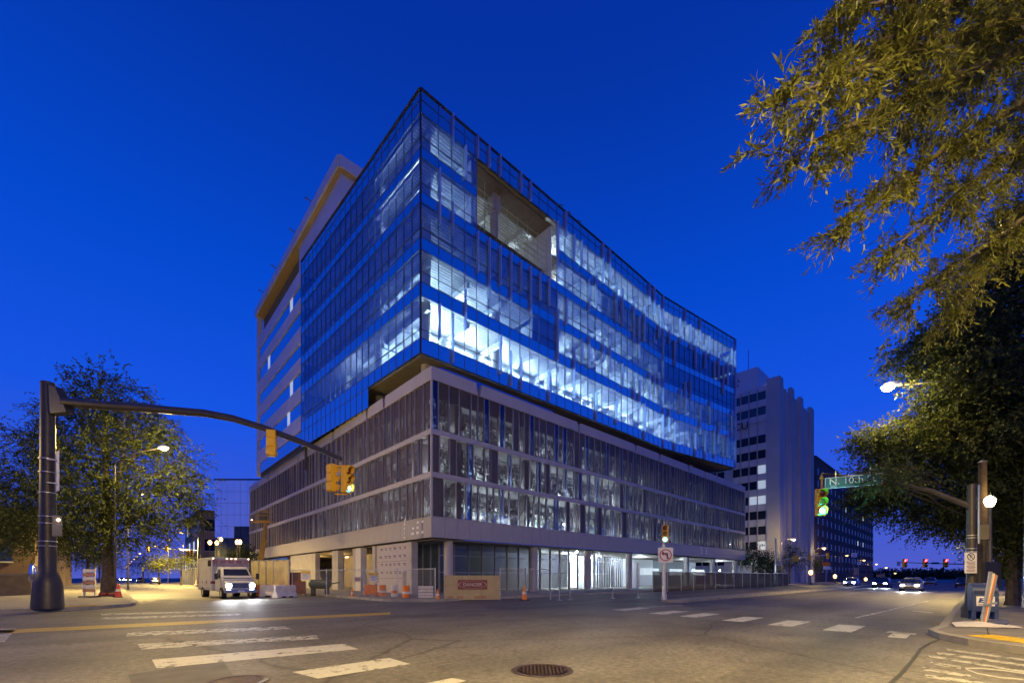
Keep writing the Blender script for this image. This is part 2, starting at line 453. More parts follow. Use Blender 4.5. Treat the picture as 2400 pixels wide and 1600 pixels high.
# yellow line that ends at the crossing, lane lines, near crossing of the side street
mark_px([(-60, 1478), (915, 1434), (915, 1439), (-60, 1487)], YPAINT)
mark_px([(2003, 1446), (2174, 1407), (2177, 1408), (2009, 1448)], PAINT2)
mark_px([(2140, 1430), (2188, 1434), (2186, 1436), (2138, 1432)], PAINT2)
mark_px([(1495, 1422), (1600, 1417), (1602, 1418.2), (1495, 1423.4)], PAINT2)
mark_px([(-40, 1500), (0, 1472), (38, 1472), (10, 1504)], PAINT2)
for a, b, t in [((2218, 1521), (2420, 1548), 4), ((2195, 1529), (2420, 1561), 5), ((2176, 1536), (2420, 1576), 5), ((2180, 1552), (2252, 1564), 6), ((2163, 1566), (2275, 1584), 7), ((2168, 1583), (2330, 1604), 7)]:
    mark_px([(a[0], a[1] - t / 2), (b[0], b[1] - t / 2), (b[0], b[1] + t / 2), (a[0] + 2, a[1] + t / 2)], PAINT2)
# worn oval line near the corner
ov = [(2262, 1565), (2300, 1565), (2350, 1570), (2420, 1580)]
ov2 = [(2262, 1566), (2290, 1577), (2340, 1586), (2420, 1593)]
for L in (ov, ov2):
    for p, q in zip(L[:-1], L[1:]):
        mark_px([(p[0], p[1] - 1.2), (q[0], q[1] - 1.2), (q[0], q[1] + 1.2), (p[0], p[1] + 1.2)], PAINT)
# tar seam running towards the corner
SEAM = mat('tar_seam', (.035, .033, .03), .6, var=.2)
sp = [(2085, 1604), (2115, 1575), (2140, 1545), (2158, 1520), (2180, 1507), (2205, 1497)]
m = MB()
for p, q in zip(sp[:-1], sp[1:]):
    P, Q = G(*p), G(*q); d = (Q - P).normalized(); nn = Vector((-d.y, d.x, 0)) * .035
    m.quad(P - nn + Vector((0, 0, .005)), Q - nn * .8 + Vector((0, 0, .005)), Q + nn * .8 + Vector((0, 0, .005)), P + nn + Vector((0, 0, .005)))
struct(m.build('road_seam', SEAM))
# darker patched squares of asphalt
PATCH = mat('patch_asphalt', (.088, .084, .081), .7, var=.25, scale=2.0, bump=.3, fine=60)
PATCHL = mat('patch_asphalt_pale', (.112, .106, .10), .7, var=.25, scale=2.0, bump=.3, fine=60)
for L_, m_ in (([(1575, 1388), (1690, 1382), (1720, 1384), (1600, 1391)], PATCH), ([(1985, 1484), (2050, 1490), (2040, 1496), (1975, 1489)], PATCH), ([(1180, 1455), (1330, 1448), (1380, 1470), (1200, 1480)], PATCHL), 
               ([(520, 1545), (300, 1580), (310, 1610), (560, 1600)], PATCH), ([(1010, 1440), (1130, 1437), (1140, 1443), (1015, 1447)], PATCH)):
    struct(MB().prism([tuple(G(*p)[:2]) for p in L_], -.002, .002).build('road_patch', m_))
# tactile paving on the corner ramps
def tactile(a, b, w, nx, ny):
    t = MB(); a = Vector(a); b = Vector(b); d = (b - a); L = d.length; d.normalize(); q = Vector((nx, ny)).normalized()
    P = [a, b, b + q * w, a + q * w]
    t.prism([tuple(p) for p in P], .13, .152)
    k = int(L / .09); r = int(w / .09)
    for i in range(k):
        for j in range(r):
            c = a + d * (.045 + i * .09) + q * (.045 + j * .09)
            t.box(c.x - .022, c.y - .022, .152, c.x + .022, c.y + .022, .160)
    return struct(t.build('tactile_paving', TACT))
p0 = G(2256, 1502); p1 = G(2420, 1533)
tactile((-3.25, -28.25), (-4.75, -29.75), .75, .6, -.4)
tactile((-19.5, -.45), (-18.2, .35), .7, -.4, .8)
# sidewalk joints on the corner pavements: thin recessed strips
JOINT = mat('pavement_joint', (.05, .045, .04), .9, var=0)
m = MB()
for i in range(14):
    u = -4 + i * 1.8
    m.box(u, -34, .1402, u + .02, -28.0, .1425)
for i in range(4):
    v = -28.6 - i * 1.7
    m.box(-3.5, v, .1402, 24, v + .02, .1425)
struct(m.build('pavement_joints', JOINT))

# ------------------------------------------------------------------ manhole covers
IRON = mat('cast_iron', (.085, .055, .05), .5, .6, var=.3, scale=9)
def manhole(c, r, label):
    t = thing('manhole_cover', label, 'manhole cover', (c[0], c[1], 0))
    MB().lathe([(r, -.01), (r, .012), (r * .84, .012), (r * .82, .006)], n=40).build('rim', IRON, t, True)
    MB().lathe([(r * .81, -.01), (r * .81, .006)], n=40).build('cover', mat('cast_iron_dark', (.05, .032, .028), .6, .5, var=.3, scale=8), t)
    s = MB(); k = 9
    for i in range(-k, k + 1):
        for j in range(-k, k + 1):
            x, y = i * r * .085, j * r * .085
            if math.hypot(x, y) < r * .74 and (i + j) % 2 == 0: s.box(x - .018, y - .018, .006, x + .018, y + .018, .013)
    struct(s.build('raised_stud', IRON, t), 'stuff')
    return t
manhole(G(1271, 1570), .50, 'round cast iron manhole cover with waffle pattern in the middle of the road')
manhole(G(555, 1597), .42, 'nearest manhole cover, partly out of view beside the long white crossing bars')

# ------------------------------------------------------------------ the glass tower on its podium
B = thing('glass_building', 'unfinished blue glass office tower overhanging a brown screened podium on the corner', 'building', (0, 0, 0))
A0, F1, F2, E1 = (.1, 1.75), (29.2, 1.29), (38.0, 1.26), (56.9, -1.36)
LE = (-.84, 28.4)
ROWS = [('S', 19.4, 20.6), ('P', 20.6, 21.3), ('V', 21.3, 23.95), ('S', 23.95, 25.07), ('P', 25.07, 25.9), ('V', 25.9, 27.65), ('S', 27.65, 28.67),
        ('P', 28.67, 29.4), ('V', 29.4, 31.4), ('S', 31.4, 32.3), ('P', 32.3, 33.0), ('V', 33.0, 34.98), ('S', 34.98, 35.87), ('P', 35.87, 36.7),
        ('V', 36.7, 38.55), ('S', 38.55, 39.57), ('S', 39.57, 40.4)]
KIND = {'S': ('spandrel_panel', SPAN), 'P': ('lower_pane', LOWG), 'V': ('window_pane', VISION)}
def seg_stops(a, b, n, first=None):
    a, b = Vector(a), Vector(b); L = (b - a).length
    if first is None: return [a.lerp(b, i / n) for i in range(n + 1)]
    return [a] + [a.lerp(b, (first + (L - first) * i / (n - 1)) / L) for i in range(n)]
SEGS = [seg_stops(A0, F1, 22, 1.67), seg_stops(F1, F2, 7), seg_stops(F2, E1, 15), seg_stops(LE, A0, 21)]
TU0, TU1 = 5.49, 15.75                                       # terrace opening along the front
cand = {'S': [], 'P': [], 'V': []}
mull = []
for si, st in enumerate(SEGS):
    for i, (a, b) in enumerate(zip(st[:-1], st[1:])):
        mid = (a + b) / 2
        for k, (kd, z0, z1) in enumerate(ROWS):
            if si == 0 and TU0 - .3 < mid.x < TU1 + .3 and 32.2 < (z0 + z1) / 2 < 38.4: continue
            # near the corner the left face starts above the gap, further back it runs down behind the parapet
            cand[kd].append((dist(mid) / max(.2, 1), si, a, b, z0, z1))
        if si == 3 and mid.y > 11.2:
            cand['S'].append((dist(mid), si, a, b, 17.5, 19.4))
def pane_mesh(w, h, m, name, t=.03):
    return MB().box(-w / 2, -t / 2, 0, w / 2, t / 2, h).mesh(name, m)
cache = {}
for kd, L in cand.items():
    nm, mt = KIND[kd]
    L.sort(key=lambda q: q[0])
    rest = MB()
    for idx, (_, si, a, b, z0, z1) in enumerate(L):
        d = b - a; w = d.length - .05; rz = math.atan2(d.y, d.x); mid = (a + b) / 2
        if idx < 295:
            key = (kd, round(w, 3), round(z1 - z0, 3))
            if key not in cache: cache[key] = pane_mesh(w, z1 - z0 - .05, mt, nm)
            o = put(nm, cache[key], B, (mid.x, mid.y, z0 + .025), rz)
            o.rotation_euler = (rad(random.uniform(-.12, .12)), 0, rz + rad(random.uniform(-.15, .15)))
        else:
            rest.obox((mid.x, mid.y, (z0 + z1) / 2), w / 2, .015, (z1 - z0 - .05) / 2, (0, 0, rz))
    if rest.v: struct(rest.build(nm, mt, B), 'stuff')
# mullions, transoms and the projecting fins
for si, st in enumerate(SEGS):
    for i, p in enumerate(st):
        if si in (1, 2) and i == 0: continue
        if si == 3 and i == len(st) - 1: continue
        d = (st[1] - st[0]).normalized(); n = Vector((d.y, -d.x)); rz = math.atan2(d.y, d.x)
        zb = 19.4 if not (si == 3 and p.y > 11) else 17.3
        spans = [(zb, 40.42)]
        if si == 0 and TU0 + .3 < p.x < TU1 - .4: spans = [(zb, 32.2), (38.4, 40.42)]
        for z0, z1 in spans:
            MB().obox((0, 0, (z1 - z0) / 2), .019, .045, (z1 - z0) / 2).build('mullion', CWF, B, loc=(p.x, p.y, z0)).rotation_euler = (0, 0, rz)
    a, b = st[0], st[-1]; d = (b - a).normalized(); n = Vector((d.y, -d.x))
    for k, (kd, z0, z1) in enumerate(ROWS):
        pieces = [(a, b)]
        if si == 0 and 32.4 < z0 < 38.2:
            pieces = [(a, a + d * (TU0 - .1)), (a + d * (TU1 - .1), b)]
        for p, q in pieces:
            MB().bar((p.x, p.y, z0), (q.x, q.y, z0), .09, .034).build('transom', CWF, B)
    MB().bar((a.x, a.y, 40.45), (b.x, b.y, 40.45), .25, .07).build('coping', CWF, B)
r2 = random.Random(5)
for si, st in enumerate(SEGS[:3]):
    d = (st[1] - st[0]).normalized(); n = Vector((d.y, -d.x))
    for i, p in enumerate(st[1:-1] if si < 2 else st[1:]):
        z = 40.4 - r2.choice([0, 0, 3.6, 1.8, 5.4])
        while z > 22:
            L = r2.choice([2.8, 3.6, 4.6, 5.4]) if si != 2 else r2.choice([2.6, 3.6, 4.4])
            z0 = max(19.5, z - L)
            if si == 0 and TU0 - .2 < p.x < TU1 - .3 and z0 < 38.4 and z > 32:
                if z > 38.6: z0 = 38.4
                else: z = 32.0; z0 = max(19.5, z - L)
            q = p + n * .17
            MB().obox((q.x, q.y, (z + z0) / 2), .045, .15, (z - z0) / 2, (0, 0, math.atan2(d.y, d.x))).build('fin', FIN, B)
            z = z0 - r2.choice([2.8, 4.6, 6.5, 8.0, 9.5])
# corner posts at the fold and at the end
for p in (F2, E1):
    MB().box(p[0] - .1, p[1] - .2, 19.4, p[0] + .1, p[1] + .1, 40.45).build('corner_post', FIN, B)
MB().box(A0[0] - .06, A0[1] - .06, 19.4, A0[0] + .06, A0[1] + .06, 40.45).build('corner_post', FRAME, B)

# floors, decks, beams, columns, core
OUT = [(.45, 2.1), (29.2, 1.62), (38.0, 1.6), (56.6, -.95), (58.0, 24), (40, 28.2), (-.45, 28.2)]
OUTN = [(.45, 2.1), (5.3, 2.05), (5.3, 14.2), (15.9, 14.2), (15.9, 1.9)] + OUT[1:]
for z0, z1, po in [(19.42, 19.75, OUT), (24.2, 24.5, OUT), (27.85, 28.15, OUT), (31.55, 31.9, OUT), (35.05, 35.35, OUTN), (38.75, 39.1, OUT)]:
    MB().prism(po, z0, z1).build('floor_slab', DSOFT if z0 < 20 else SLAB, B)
def deck(z, u0, u1, v0, v1, step=.30):
    m = MB(); v = v0
    while v < v1:
        m.box(u0, v, z - .05, u1, v + step * .5, z - .003); v += step
    for i in range(int((u1 - u0) / 4.0) + 1):
        u = u0 + .6 + i * 4.0
        if u > u1: break
        m.box(u, v0, z - .62, u + .26, v1, z - .1)
    struct(m.build('deck_rib', DECK, B), 'stuff')
deck(24.2, .6, 37, 2.4, 15.5); deck(27.85, .6, 37, 2.4, 15.5); deck(31.55, .6, 37, 2.4, 15.5); deck(35.05, 16.2, 37, 2.4, 15.5); deck(38.75, 16.2, 55, 2.4, 15.5)
deck(38.75, .6, 5.2, 2.4, 15.5); deck(35.05, .6, 5.2, 2.4, 15.5); deck(24.2, 38.5, 55, 1.9, 15.5); deck(27.85, 38.5, 55, 1.9, 15.5)
for u, v in [(1.6, 3.4), (10, 4.2), (18, 4.4), (26, 4.2), (34, 4.0), (42, 3.6), (50, 3.0), (1.6, 12), (1.6, 20)]:
    spans = [(17.6, 38.75)] if not (6 < u < 15) else [(17.6, 31.6)]
    for z0, z1 in spans:
        MB().cyl((u, v, z0), (u, v, z1), .42).build('column', COLM, B, True)
core = MB().box(12, 16, 17, 57, 16.3, 38.7).box(9.5, 16, 17, 9.8, 28, 38.7).box(9.5, 16, 17, 12.2, 16.3, 38.7)
core.build('core_wall', DRY, B)
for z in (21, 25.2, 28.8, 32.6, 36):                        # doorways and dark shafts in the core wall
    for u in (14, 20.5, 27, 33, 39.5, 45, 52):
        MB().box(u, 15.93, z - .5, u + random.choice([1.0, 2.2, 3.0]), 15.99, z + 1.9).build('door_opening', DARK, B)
# wall framing on the floors: studs, tracks and braces seen through the glass
st_m = MB()
rr = random.Random(3)
for fl, (zf, zc) in enumerate([(19.75, 24.1), (24.5, 27.75), (28.15, 31.45), (31.9, 34.95), (35.35, 38.65)]):
    for u0, u1 in [(18, 37), (38.5, 55)]:
        u = u0
        while u < u1:
            if rr.random() < .35:
                w = rr.uniform(1, 3.5); v = rr.uniform(4.5, 9)
                k = u
                while k < u + w:
                    st_m.box(k, v, zf, k + .09, v + .1, zc); k += .6
                st_m.box(u, v, zc - .12, u + w, v + .1, zc)
                if rr.random() < .5: st_m.bar((u, v, zf), (u + w, v, zc), .14)
            elif rr.random() < .4:
                v = rr.uniform(3.2, 9); h = rr.uniform(.5, 1.7); st_m.box(u, v, zf, u + rr.uniform(.5, 1.8), v + 1, zf + h)
            u += rr.uniform(1.0, 3.0)
struct(st_m.build('wall_framing', STUD, B), 'stuff')
duct = MB()
for zf, zc in [(19.75, 24.1), (24.5, 27.75), (28.15, 31.45), (31.9, 34.95), (35.35, 38.65)]:
    for v in (6.0, 9.5):
        u0 = .8 if zf < 31 else 16.2
        duct.box(u0, v, zc - 1.0, 55, v + .5, zc - .65)
struct(duct.build('air_duct', DECK, B), 'stuff')

# terrace opening two storeys high
for k in range(12):
    MB().box(15.72, 1.9, 32.0 + k * .525, 15.82, 6.5, 32.0 + k * .525 + .5).build('cladding_board', PANEL, B)
MB().box(5.28, 1.95, 31.9, 5.36, 14.1, 38.3).build('terrace_side_wall', PANEL, B)
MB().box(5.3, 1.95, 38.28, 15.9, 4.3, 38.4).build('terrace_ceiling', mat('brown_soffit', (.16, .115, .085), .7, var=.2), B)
MB().cyl((9.2, 3.4, 31.9), (9.2, 3.4, 38.28), .40).build('column', COLM, B, True)
MB().box(8.75, 2.95, 36.7, 9.65, 3.85, 38.28).build('column_head', COLM, B)
for i in range(8):
    u = 5.5 + i * 1.27
    MB().box(u + .05, 14.15, 31.95, u + 1.2, 14.2, 38.25).build('terrace_pane', VISION, B)
    MB().box(u - .03, 14.08, 31.95, u + .04, 14.22, 38.28).build('terrace_mullion', PFRAME, B)
for z in (33.2, 34.6, 36.2, 37.3):
    MB().box(5.4, 14.06, z, 15.7, 14.24, z + .07).build('terrace_transom', PFRAME, B)
SC = thing('scaffolding', 'pipe scaffolding with plank decks standing in the two storey terrace opening of the glass tower', 'scaffolding', (5.6, 2.5, 31.9))
sm = MB(); pl = MB()
for i in range(8):
    for j in range(3):
        sm.tube([(.3 + i * 1.4, j * 1.8, 0), (.3 + i * 1.4, j * 1.8, 6.1 if i < 3 else 5.2)], .03, 5)
for j in range(3):
    for z in (1.0, 1.7, 2.4, 3.1, 3.8, 4.4, 5.0):
        sm.tube([(.3, j * 1.8, z), (10, j * 1.8, z)], .025, 5)
    for i in range(0, 7, 2):
        sm.tube([(.3 + i * 1.4, j * 1.8, .2), (1.7 + i * 1.4, j * 1.8, 2.3)], .02, 5)
        sm.tube([(.3 + i * 1.4, j * 1.8, 2.4), (1.7 + i * 1.4, j * 1.8, 3.4)], .02, 5)
sm.build('pipe', mat('scaffold_yellow', (.45, .42, .22), .5, .3, var=.1), SC)
for k in range(7):
    MB().box(.4 + k * 1.36, .1, 1.72, 1.72 + k * 1.36, 1.7, 1.77).build('plank', WOODP, SC)

deck(38.75, 5.4, 15.6, 4.5, 14)
for z0_, z1_, us_ in [(24.5, 27.85, (13.2, 16.8)), (28.15, 31.55, (5.5, 16.8)), (31.9, 35.05, (24.9, 38.3)), (28.15, 31.55, (38.3,)), (24.5, 27.85, (38.3,))]:  # walls added to keep lamp light out of the dark zones
    for u_ in us_: MB().box(u_, 2.2, z0_, u_ + .12, 16, z1_ - .01).build('light_partition', DRY, B)
for z0_, z1_ in [(19.75, 24.2), (24.5, 27.85), (28.15, 31.55), (31.9, 35.05), (35.35, 38.75)]:  # more added walls, closing off light along the side face
    MB().box(.6, 9.8, z0_, 5.2 if z0_ > 31 else 9.5, 9.92, z1_ - .01).build('light_partition', DRY, B)
for z0_ in (25.5, 29, 33, 36.4):
    MB().box(.7, va(782, .7), z0_, .75, va(778, .7), z0_ + 2).build('blind', PANEL, B)
# the lights in the tower
def tl(u, v, z, p): lamp('interior_bulb', B, (u, v, z), p * (4.6 if z < 24 else 9.5), COOL, .25)
tubes = MB()
FLZ = {1: 23.4, 2: 27.0, 3: 30.7, 4: 34.2, 5: 37.9}
def zone(f, us, v, p, tube=True):
    for u in us:
        tl(u, v, FLZ[f] - .95, p)
        if tube: tubes.box(u - .9, v - .06, FLZ[f] + .08, u + .9, v + .06, FLZ[f] + .16)
zone(1, [4.5, 8.5, 12.5, 16.5, 20.5, 24.5], 6.5, 520); zone(1, [29, 33, 36.5], 6.5, 420); zone(1, [41.5, 46, 51], 6.5, 110)
zone(1, [4], 12, 60, False); zone(2, [3.5, 7.5, 11], 6.5, 120); zone(2, [19, 23, 27], 6.5, 150); zone(2, [32, 36.5], 6.5, 190); zone(2, [42, 48], 7, 70)
zone(3, [4], 6.5, 9); zone(3, [10], 6.5, 6); zone(3, [19.5, 24, 29], 6.5, 130); zone(3, [34], 6.5, 60); zone(4, [2.8], 6.5, 130, False); zone(4, [18.5, 22.5], 6.5, 210); zone(4, [28, 35], 7, 26)
zone(4, [7.5, 12.5], 10.5, 22, False); zone(5, [2.8], 6.5, 100, False); zone(5, [19, 23, 27, 31, 35], 6.5, 150); zone(5, [41, 45.5, 50, 54], 6.5, 240)

struct(tubes.build('tube_light', E_TUBE, B), 'stuff')
def work(p, pw, r=.12):
    m = MB(); m.lathe([(.01, -r), (r * .8, -r * .6), (r, 0), (r * .8, r * .6), (.01, r)], (0, 0, 0), 10)
    m.build('work_light', E_COOL, B, True, loc=p)
    lamp('work_bulb', B, (p[0], p[1] + .5, p[2] + .4), pw * 3.5, COOL, .1)
work((ua(1038, 2.6), 2.6, 20.95), 300, .2)
work((ua(1196, 3.5), 3.5, 20.5), 260); work((1.0, va(845, 1.0), 21.4), 120, .14); work((33.5, 3.0, 20.6), 150)

# the solid block behind: bands, ribbon windows, louvres, penthouse roof
V0, V1 = 28.45, 50.0
UB = -.84
for z0, z1 in [(37.9, 39.7), (34.6, 36.2), (30.6, 32.6), (27.1, 28.8), (23.4, 25.2), (19.7, 21.6)]:
    for k in range(3):
        a = V0 + (V1 - V0) * k / 3; b = V0 + (V1 - V0) * (k + 1) / 3 - .03
        MB().box(UB, a, z0, UB + .4, b, z1).build('band_panel', PANEL, B)
for z0, z1 in [(36.2, 37.9), (32.6, 34.6), (28.8, 30.6), (25.2, 27.1), (21.6, 23.4), (18.0, 19.7)]:
    n = 17
    for k in range(n):
        a = V0 + (V1 - V0 - .6) * k / n; w = (V1 - V0 - .6) / n
        key = ('R', round(z1 - z0, 2))
        if key not in cache: cache[key] = MB().box(-.015, .03, 0, .015, w - .03, z1 - z0).mesh('ribbon_pane', SPAN)
        if (k, z0) in ((3, 36.2), (3, 25.2), (12, 32.6), (4, 21.6)):
            MB().box(-.01, .03, 0, .02, w - .03, z1 - z0).build('lit_pane', E_WIN, B, loc=(UB + .12, a, z0))
        else:
            put('ribbon_pane', cache[key], B, (UB + .12, a, z0))
MB().box(UB + .35, V0, 17.5, UB + .6, V1, 39.6).box(UB + .6, V0 + .4, 15, 12, V0 + .6, 39.6).build('backing_wall', DARK, B)
MB().box(UB - .1, V1, 17.75, UB + .7, V1 + .55, 43.28).build('edge_fin', PANEL, B)
for k in range(18):                                           # louvre screen
    z = 39.75 + k * .19
    MB().obox((.05, 40, z + .09), .09, 9.9, .075, (0, rad(28), 0)).build('louvre_blade', LOUV, B)
MB().box(.2, 30.1, 39.7, .35, V1, 43.28).build('louvre_backing', DARK, B)
for k in range(7):
    a = 16.3 + k * 1.96
    MB().box(-.6, a, 40.48 if a + 1.9 < 28.6 else 39.72, .0, a + 1.93, 43.26).build('penthouse_panel', PANEL, B)
MB().box(.0, 16.3, 40.48, 14, 16.6, 43.26).build('penthouse_front', PANEL, B)
for k in range(7):
    a = 15.8 + k * 4.96
    MB().box(-1.2, a, 43.3, -1.0, a + 4.93, 44.5).build('fascia_panel', PANEL, B)
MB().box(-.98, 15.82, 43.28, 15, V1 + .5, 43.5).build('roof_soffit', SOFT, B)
MB().box(-.98, 15.6, 43.3, 15, 15.8, 44.5).build('fascia_return', PANEL, B)
MB().box(-.98, 15.82, 43.5, 15, V1 + .5, 44.4).build('roof', LOUV, B)
for v in (23.5, 29.5, 38, 45):
    MB().bar((-1.1, v, 44.5), (-1.8, v + .2, 44.85), .10).bar((-1.8, v + .2, 44.85), (-1.8, v + .2, 44.6), .07).build('roof_davit', LOUV, B)
for px in (1310, 1330, 1353):
    u = ua(px, 1.4); MB().bar((u, 2.0, 40.4), (u + .35, 1.5, 40.8), .09).bar((u + .35, 1.5, 40.8), (u + .55, 1.3, 40.65), .07).build('roof_davit', LOUV, B)
MB().prism([(58, -1.0), (59.2, 24), (58.9, 24), (57.2, -1.2)], 19.4, 40.4).build('end_wall', SPAN, B)

# podium ----------------------------------------------------------
PR, PL = 65.5, 60.2
# top parapet with slanted slots
def parapet(stops, end, axis, start=0):
    edges = [start] + stops + [end]
    for i, (a, b) in enumerate(zip(edges[:-1], edges[1:])):
        la = .0 if i == 0 else .12; lb = 0 if i == len(edges) - 2 else .12
        lt = la if i == 0 else la + .16; rt = lb if i == len(edges) - 2 else lb + .16
        prof = [(a + la, 16.7), (b - lb, 16.7), (b - rt, 17.7), (a + lt, 17.7)]
        m = MB()
        m.add(*wall_prism(prof, axis))
        m.build('parapet_panel', PARA, B)
def wall_prism(prof, axis, t=.35):
    vs = []
    for d in (0, t):
        for a, z in prof: vs.append((a, d, z) if axis == 'x' else (d, a, z))
    n = len(prof)
    return vs, [tuple(range(n)), tuple(range(n, 2 * n))[::-1]] + [(i, (i + 1) % n, n + (i + 1) % n, n + i) for i in range(n)]
RS = [ua(px, 0) for px in (1123, 1357, 1490, 1546, 1614, 1653)]
LS = sorted(va(px, 0) for px in (899.6, 859.7, 780, 698.7, 628.6, 604.6))
parapet(RS, PR, 'x'); parapet(LS, PL, 'y', .355)
MB().box(.36, .37, 15.5, PR, .5, 17.35).box(.36, .5, 15.5, .5, PL, 17.35).build('parapet_backing', DARK, B)
MB().box(1.2, .52, 17.3, 14.5, .75, 18.15).build('membrane_strip', BLUEM, B)
MB().prism([(.4, .4), (PR, .4), (PR, 30), (30, PL), (.4, PL)], 16.45, 16.68).build('podium_roof', SLAB, B)
# belts and base band
for z0, z1 in [(12.5, 12.9), (9.2, 9.6)]:
    for k in range(8):
        a = PR * k / 8; b = PR * (k + 1) / 8 - .015
        MB().box(a + (0 if k else -.06), -.06, z0, b, .3, z1).build('belt_panel', PARA, B)
        a = PL * k / 8; b = PL * (k + 1) / 8 - .015
        MB().box(-.06, a if k else .305, z0, .3, b, z1).build('belt_panel', PARA, B)
nb = 54
pm = MB().box(0, 0, 0, PR / nb - .018, .3, 1.57).mesh('band_panel', BAND)
for k in range(nb): put('band_panel', pm, B, (PR * k / nb, 0, 4.58))
nl = 50
pm = MB().box(0, 0, 0, .3, PL / nl - .018, 1.57).mesh('band_panel', BAND)
for k in range(nl): put('band_panel', pm, B, (-.001 if k else -.001, PL * k / nl + (.302 if k == 0 else 0), 4.58))
MB().box(.05, .31, 4.6, PR, .4, 6.15).box(.31, .4, 4.6, .4, PL, 6.15).build('band_backing', DARK, B)
MB().box(0, -.03, 6.15, PR, .3, 6.2).build('sill', PARA, B); MB().box(-.03, .31, 6.15, .3, PL, 6.2).build('sill', PARA, B)
PADM = mat('foil_pad', (.85, .85, .83), .35, var=.05)
rp_ = random.Random(8)
for i in range(3):
    for j in range(3):
        if rp_.random() < .9:
            v = va(966 + i * 11, 0) ; z = 4.95 + j * .42
            MB().box(-.03, v - .3, z, -.004, v - .3 + rp_.uniform(.22, .4), z + rp_.uniform(.16, .26)).build('foil_pad', PADM, B)
for k in range(4): MB().box(-.03, va(949, 0), 4.7 + k * .38, -.004, va(949, 0) + .12, 4.9 + k * .38).build('foil_pad', PADM, B)
for i in range(2):
    for j in range(3):
        u = ua(1642 + i * 12, 0); MB().box(u, -.03, 5.1 + j * .38, u + .5, -.004, 5.25 + j * .38).build('foil_pad', PADM, B)
for i in range(24):
    u = ua(1672, 0) + i * .62; MB().box(u, -.025, 5.2 + .03 * (i % 3), u + .3, -.004, 5.36 + .05 * (i % 2)).build('letter_stud', BAND, B)
# film panels, clear strips and mullions of the three podium floors
FL = [(12.9, 16.7), (9.6, 12.5), (6.2, 9.2)]
rq = random.Random(21)
npan = 0
pmull = MB()
for fi, (z0, z1) in enumerate(FL):
    for axis, L in (('x', PR), ('y', PL)):
        a = .12
        prev = 'p'
        while a < L - .2:
            if axis == 'x':
                if prev == 'p' and rq.random() < .27: kind, w = 's', rq.uniform(.38, .6)
                elif rq.random() < .10: kind, w = 'o', rq.uniform(.5, 1.2)
                else: kind, w = 'p', rq.choice([.7, 1.0, 1.2])
            else:
                if prev == 'p' and rq.random() < .3: kind, w = 's', rq.uniform(.25, .45)
                else: kind, w = 'p', rq.choice([.75, .95, 1.1, 1.3])
            w = min(w, L - .1 - a); prev = kind
            nm, mt = {'p': ('film_panel', MESHP), 's': ('clear_strip', STRIP), 'o': ('solid_panel', mat('brown_panel', (.085, .07, .065), .5, var=.15))}[kind]
            m = MB()
            if axis == 'x': m.box(a + .03, .12, z0, a + w - .03, .14, z1)
            else: m.box(.12, a + .03, z0, .14, a + w - .03, z1)
            m.build(nm, mt, B)
            # mullion between
            x = a
            if axis == 'x': pmull.box(x - .03, .02, z0, x + .03, .2, z1)
            else: pmull.box(.02, x - .03, z0, .2, x + .03, z1)
            a += w
    MB().box(.6, .5, z0 - .35, PR, 12, z0 - .05).box(.6, 12, z0 - .35, 12, PL, z0 - .05).build('floor_slab', SLAB, B)
struct(pmull.build('podium_mullion', PFRAME, B), 'stuff')
MB().box(-.03, -.03, 6.2, .1, .1, 16.7).build('corner_trim', PARA, B)
MB().box(PR - .1, -.03, 4.6, PR, .3, 17.7).box(PR - .05, .3, 4.6, PR, 20, 17.6).build('end_trim', PARA, B)
MB().box(0, PL - .05, 4.6, 14, PL, 17.6).build('end_wall', PARA, B)
# what stands inside the podium: patchy boards, studs, stacks
brd = [MB() for _ in range(4)]
BM = [mat('board_white', (.74, .76, .76), .8, var=.1), mat('board_grey', (.34, .36, .37), .8, var=.15), mat('board_dark', (.07, .075, .08), .8, var=.2), mat('board_green', (.34, .43, .40), .8, var=.15)]
rb = random.Random(17)
for z0, z1 in FL:
    z = z0
    while z < z1 - .2:
        h = rb.choice([.22, .3, .45])
        for axis, L in (('x', PR), ('y', PL)):
            a = .8
            while a < L - 1:
                w = rb.uniform(.16, .62); d = rb.uniform(2.9, 3.7); k = (rb.choice([0, 1, 2, 2, 3]) if z < z0 + (z1 - z0) * .62 else rb.choice([1, 2, 2, 2])) if axis == 'x' else rb.choice([1, 2, 2, 2])  # shade under the ceiling coloured in as darker boards near the top
                if axis == 'x': brd[k].box(a, d, z, a + w - .06, d + .06, min(z1, z + h) - .04)
                else: brd[k].box(d, a, z, d + .06, a + w - .06, min(z1, z + h) - .04)
                a += w
        z += h
for k in range(4): struct(brd[k].build('stacked_board', BM[k], B), 'stuff')
sd = MB()
for z0, z1 in FL:
    for axis, L in (('x', PR), ('y', PL)):
        a = 1.0
        while a < L - 1:
            d = rb.uniform(2.6, 3.0)
            if axis == 'x': sd.box(a, d - .9, z0, a + .07, d - .8, z1 - .1)
            else: sd.box(d - .9, a, z0, d - .8, a + .07, z1 - .1)
            a += rb.choice([.6, .6, 1.2, 2.4])
        for zz in (z0 + .55, z0 + 1.1, z0 + 1.65, z1 - .45):
            if axis == 'x': sd.box(.8, 1.2, zz, L - 1, 1.3, zz + .07)
            else: sd.box(1.2, .8, zz, 1.3, L - 1, zz + .07)
        for k in range(int(L / 8)):
            p = 3 + k * 8
            if axis == 'x': sd.box(p - .35, .7, z0, p + .35, 1.3, z1)
            else: sd.box(.7, p - .35, z0, 1.3, p + .35, z1)
struct(sd.build('wall_framing', mat('stud_dark', (.12, .115, .11), .7, .2, var=.1), B), 'stuff')
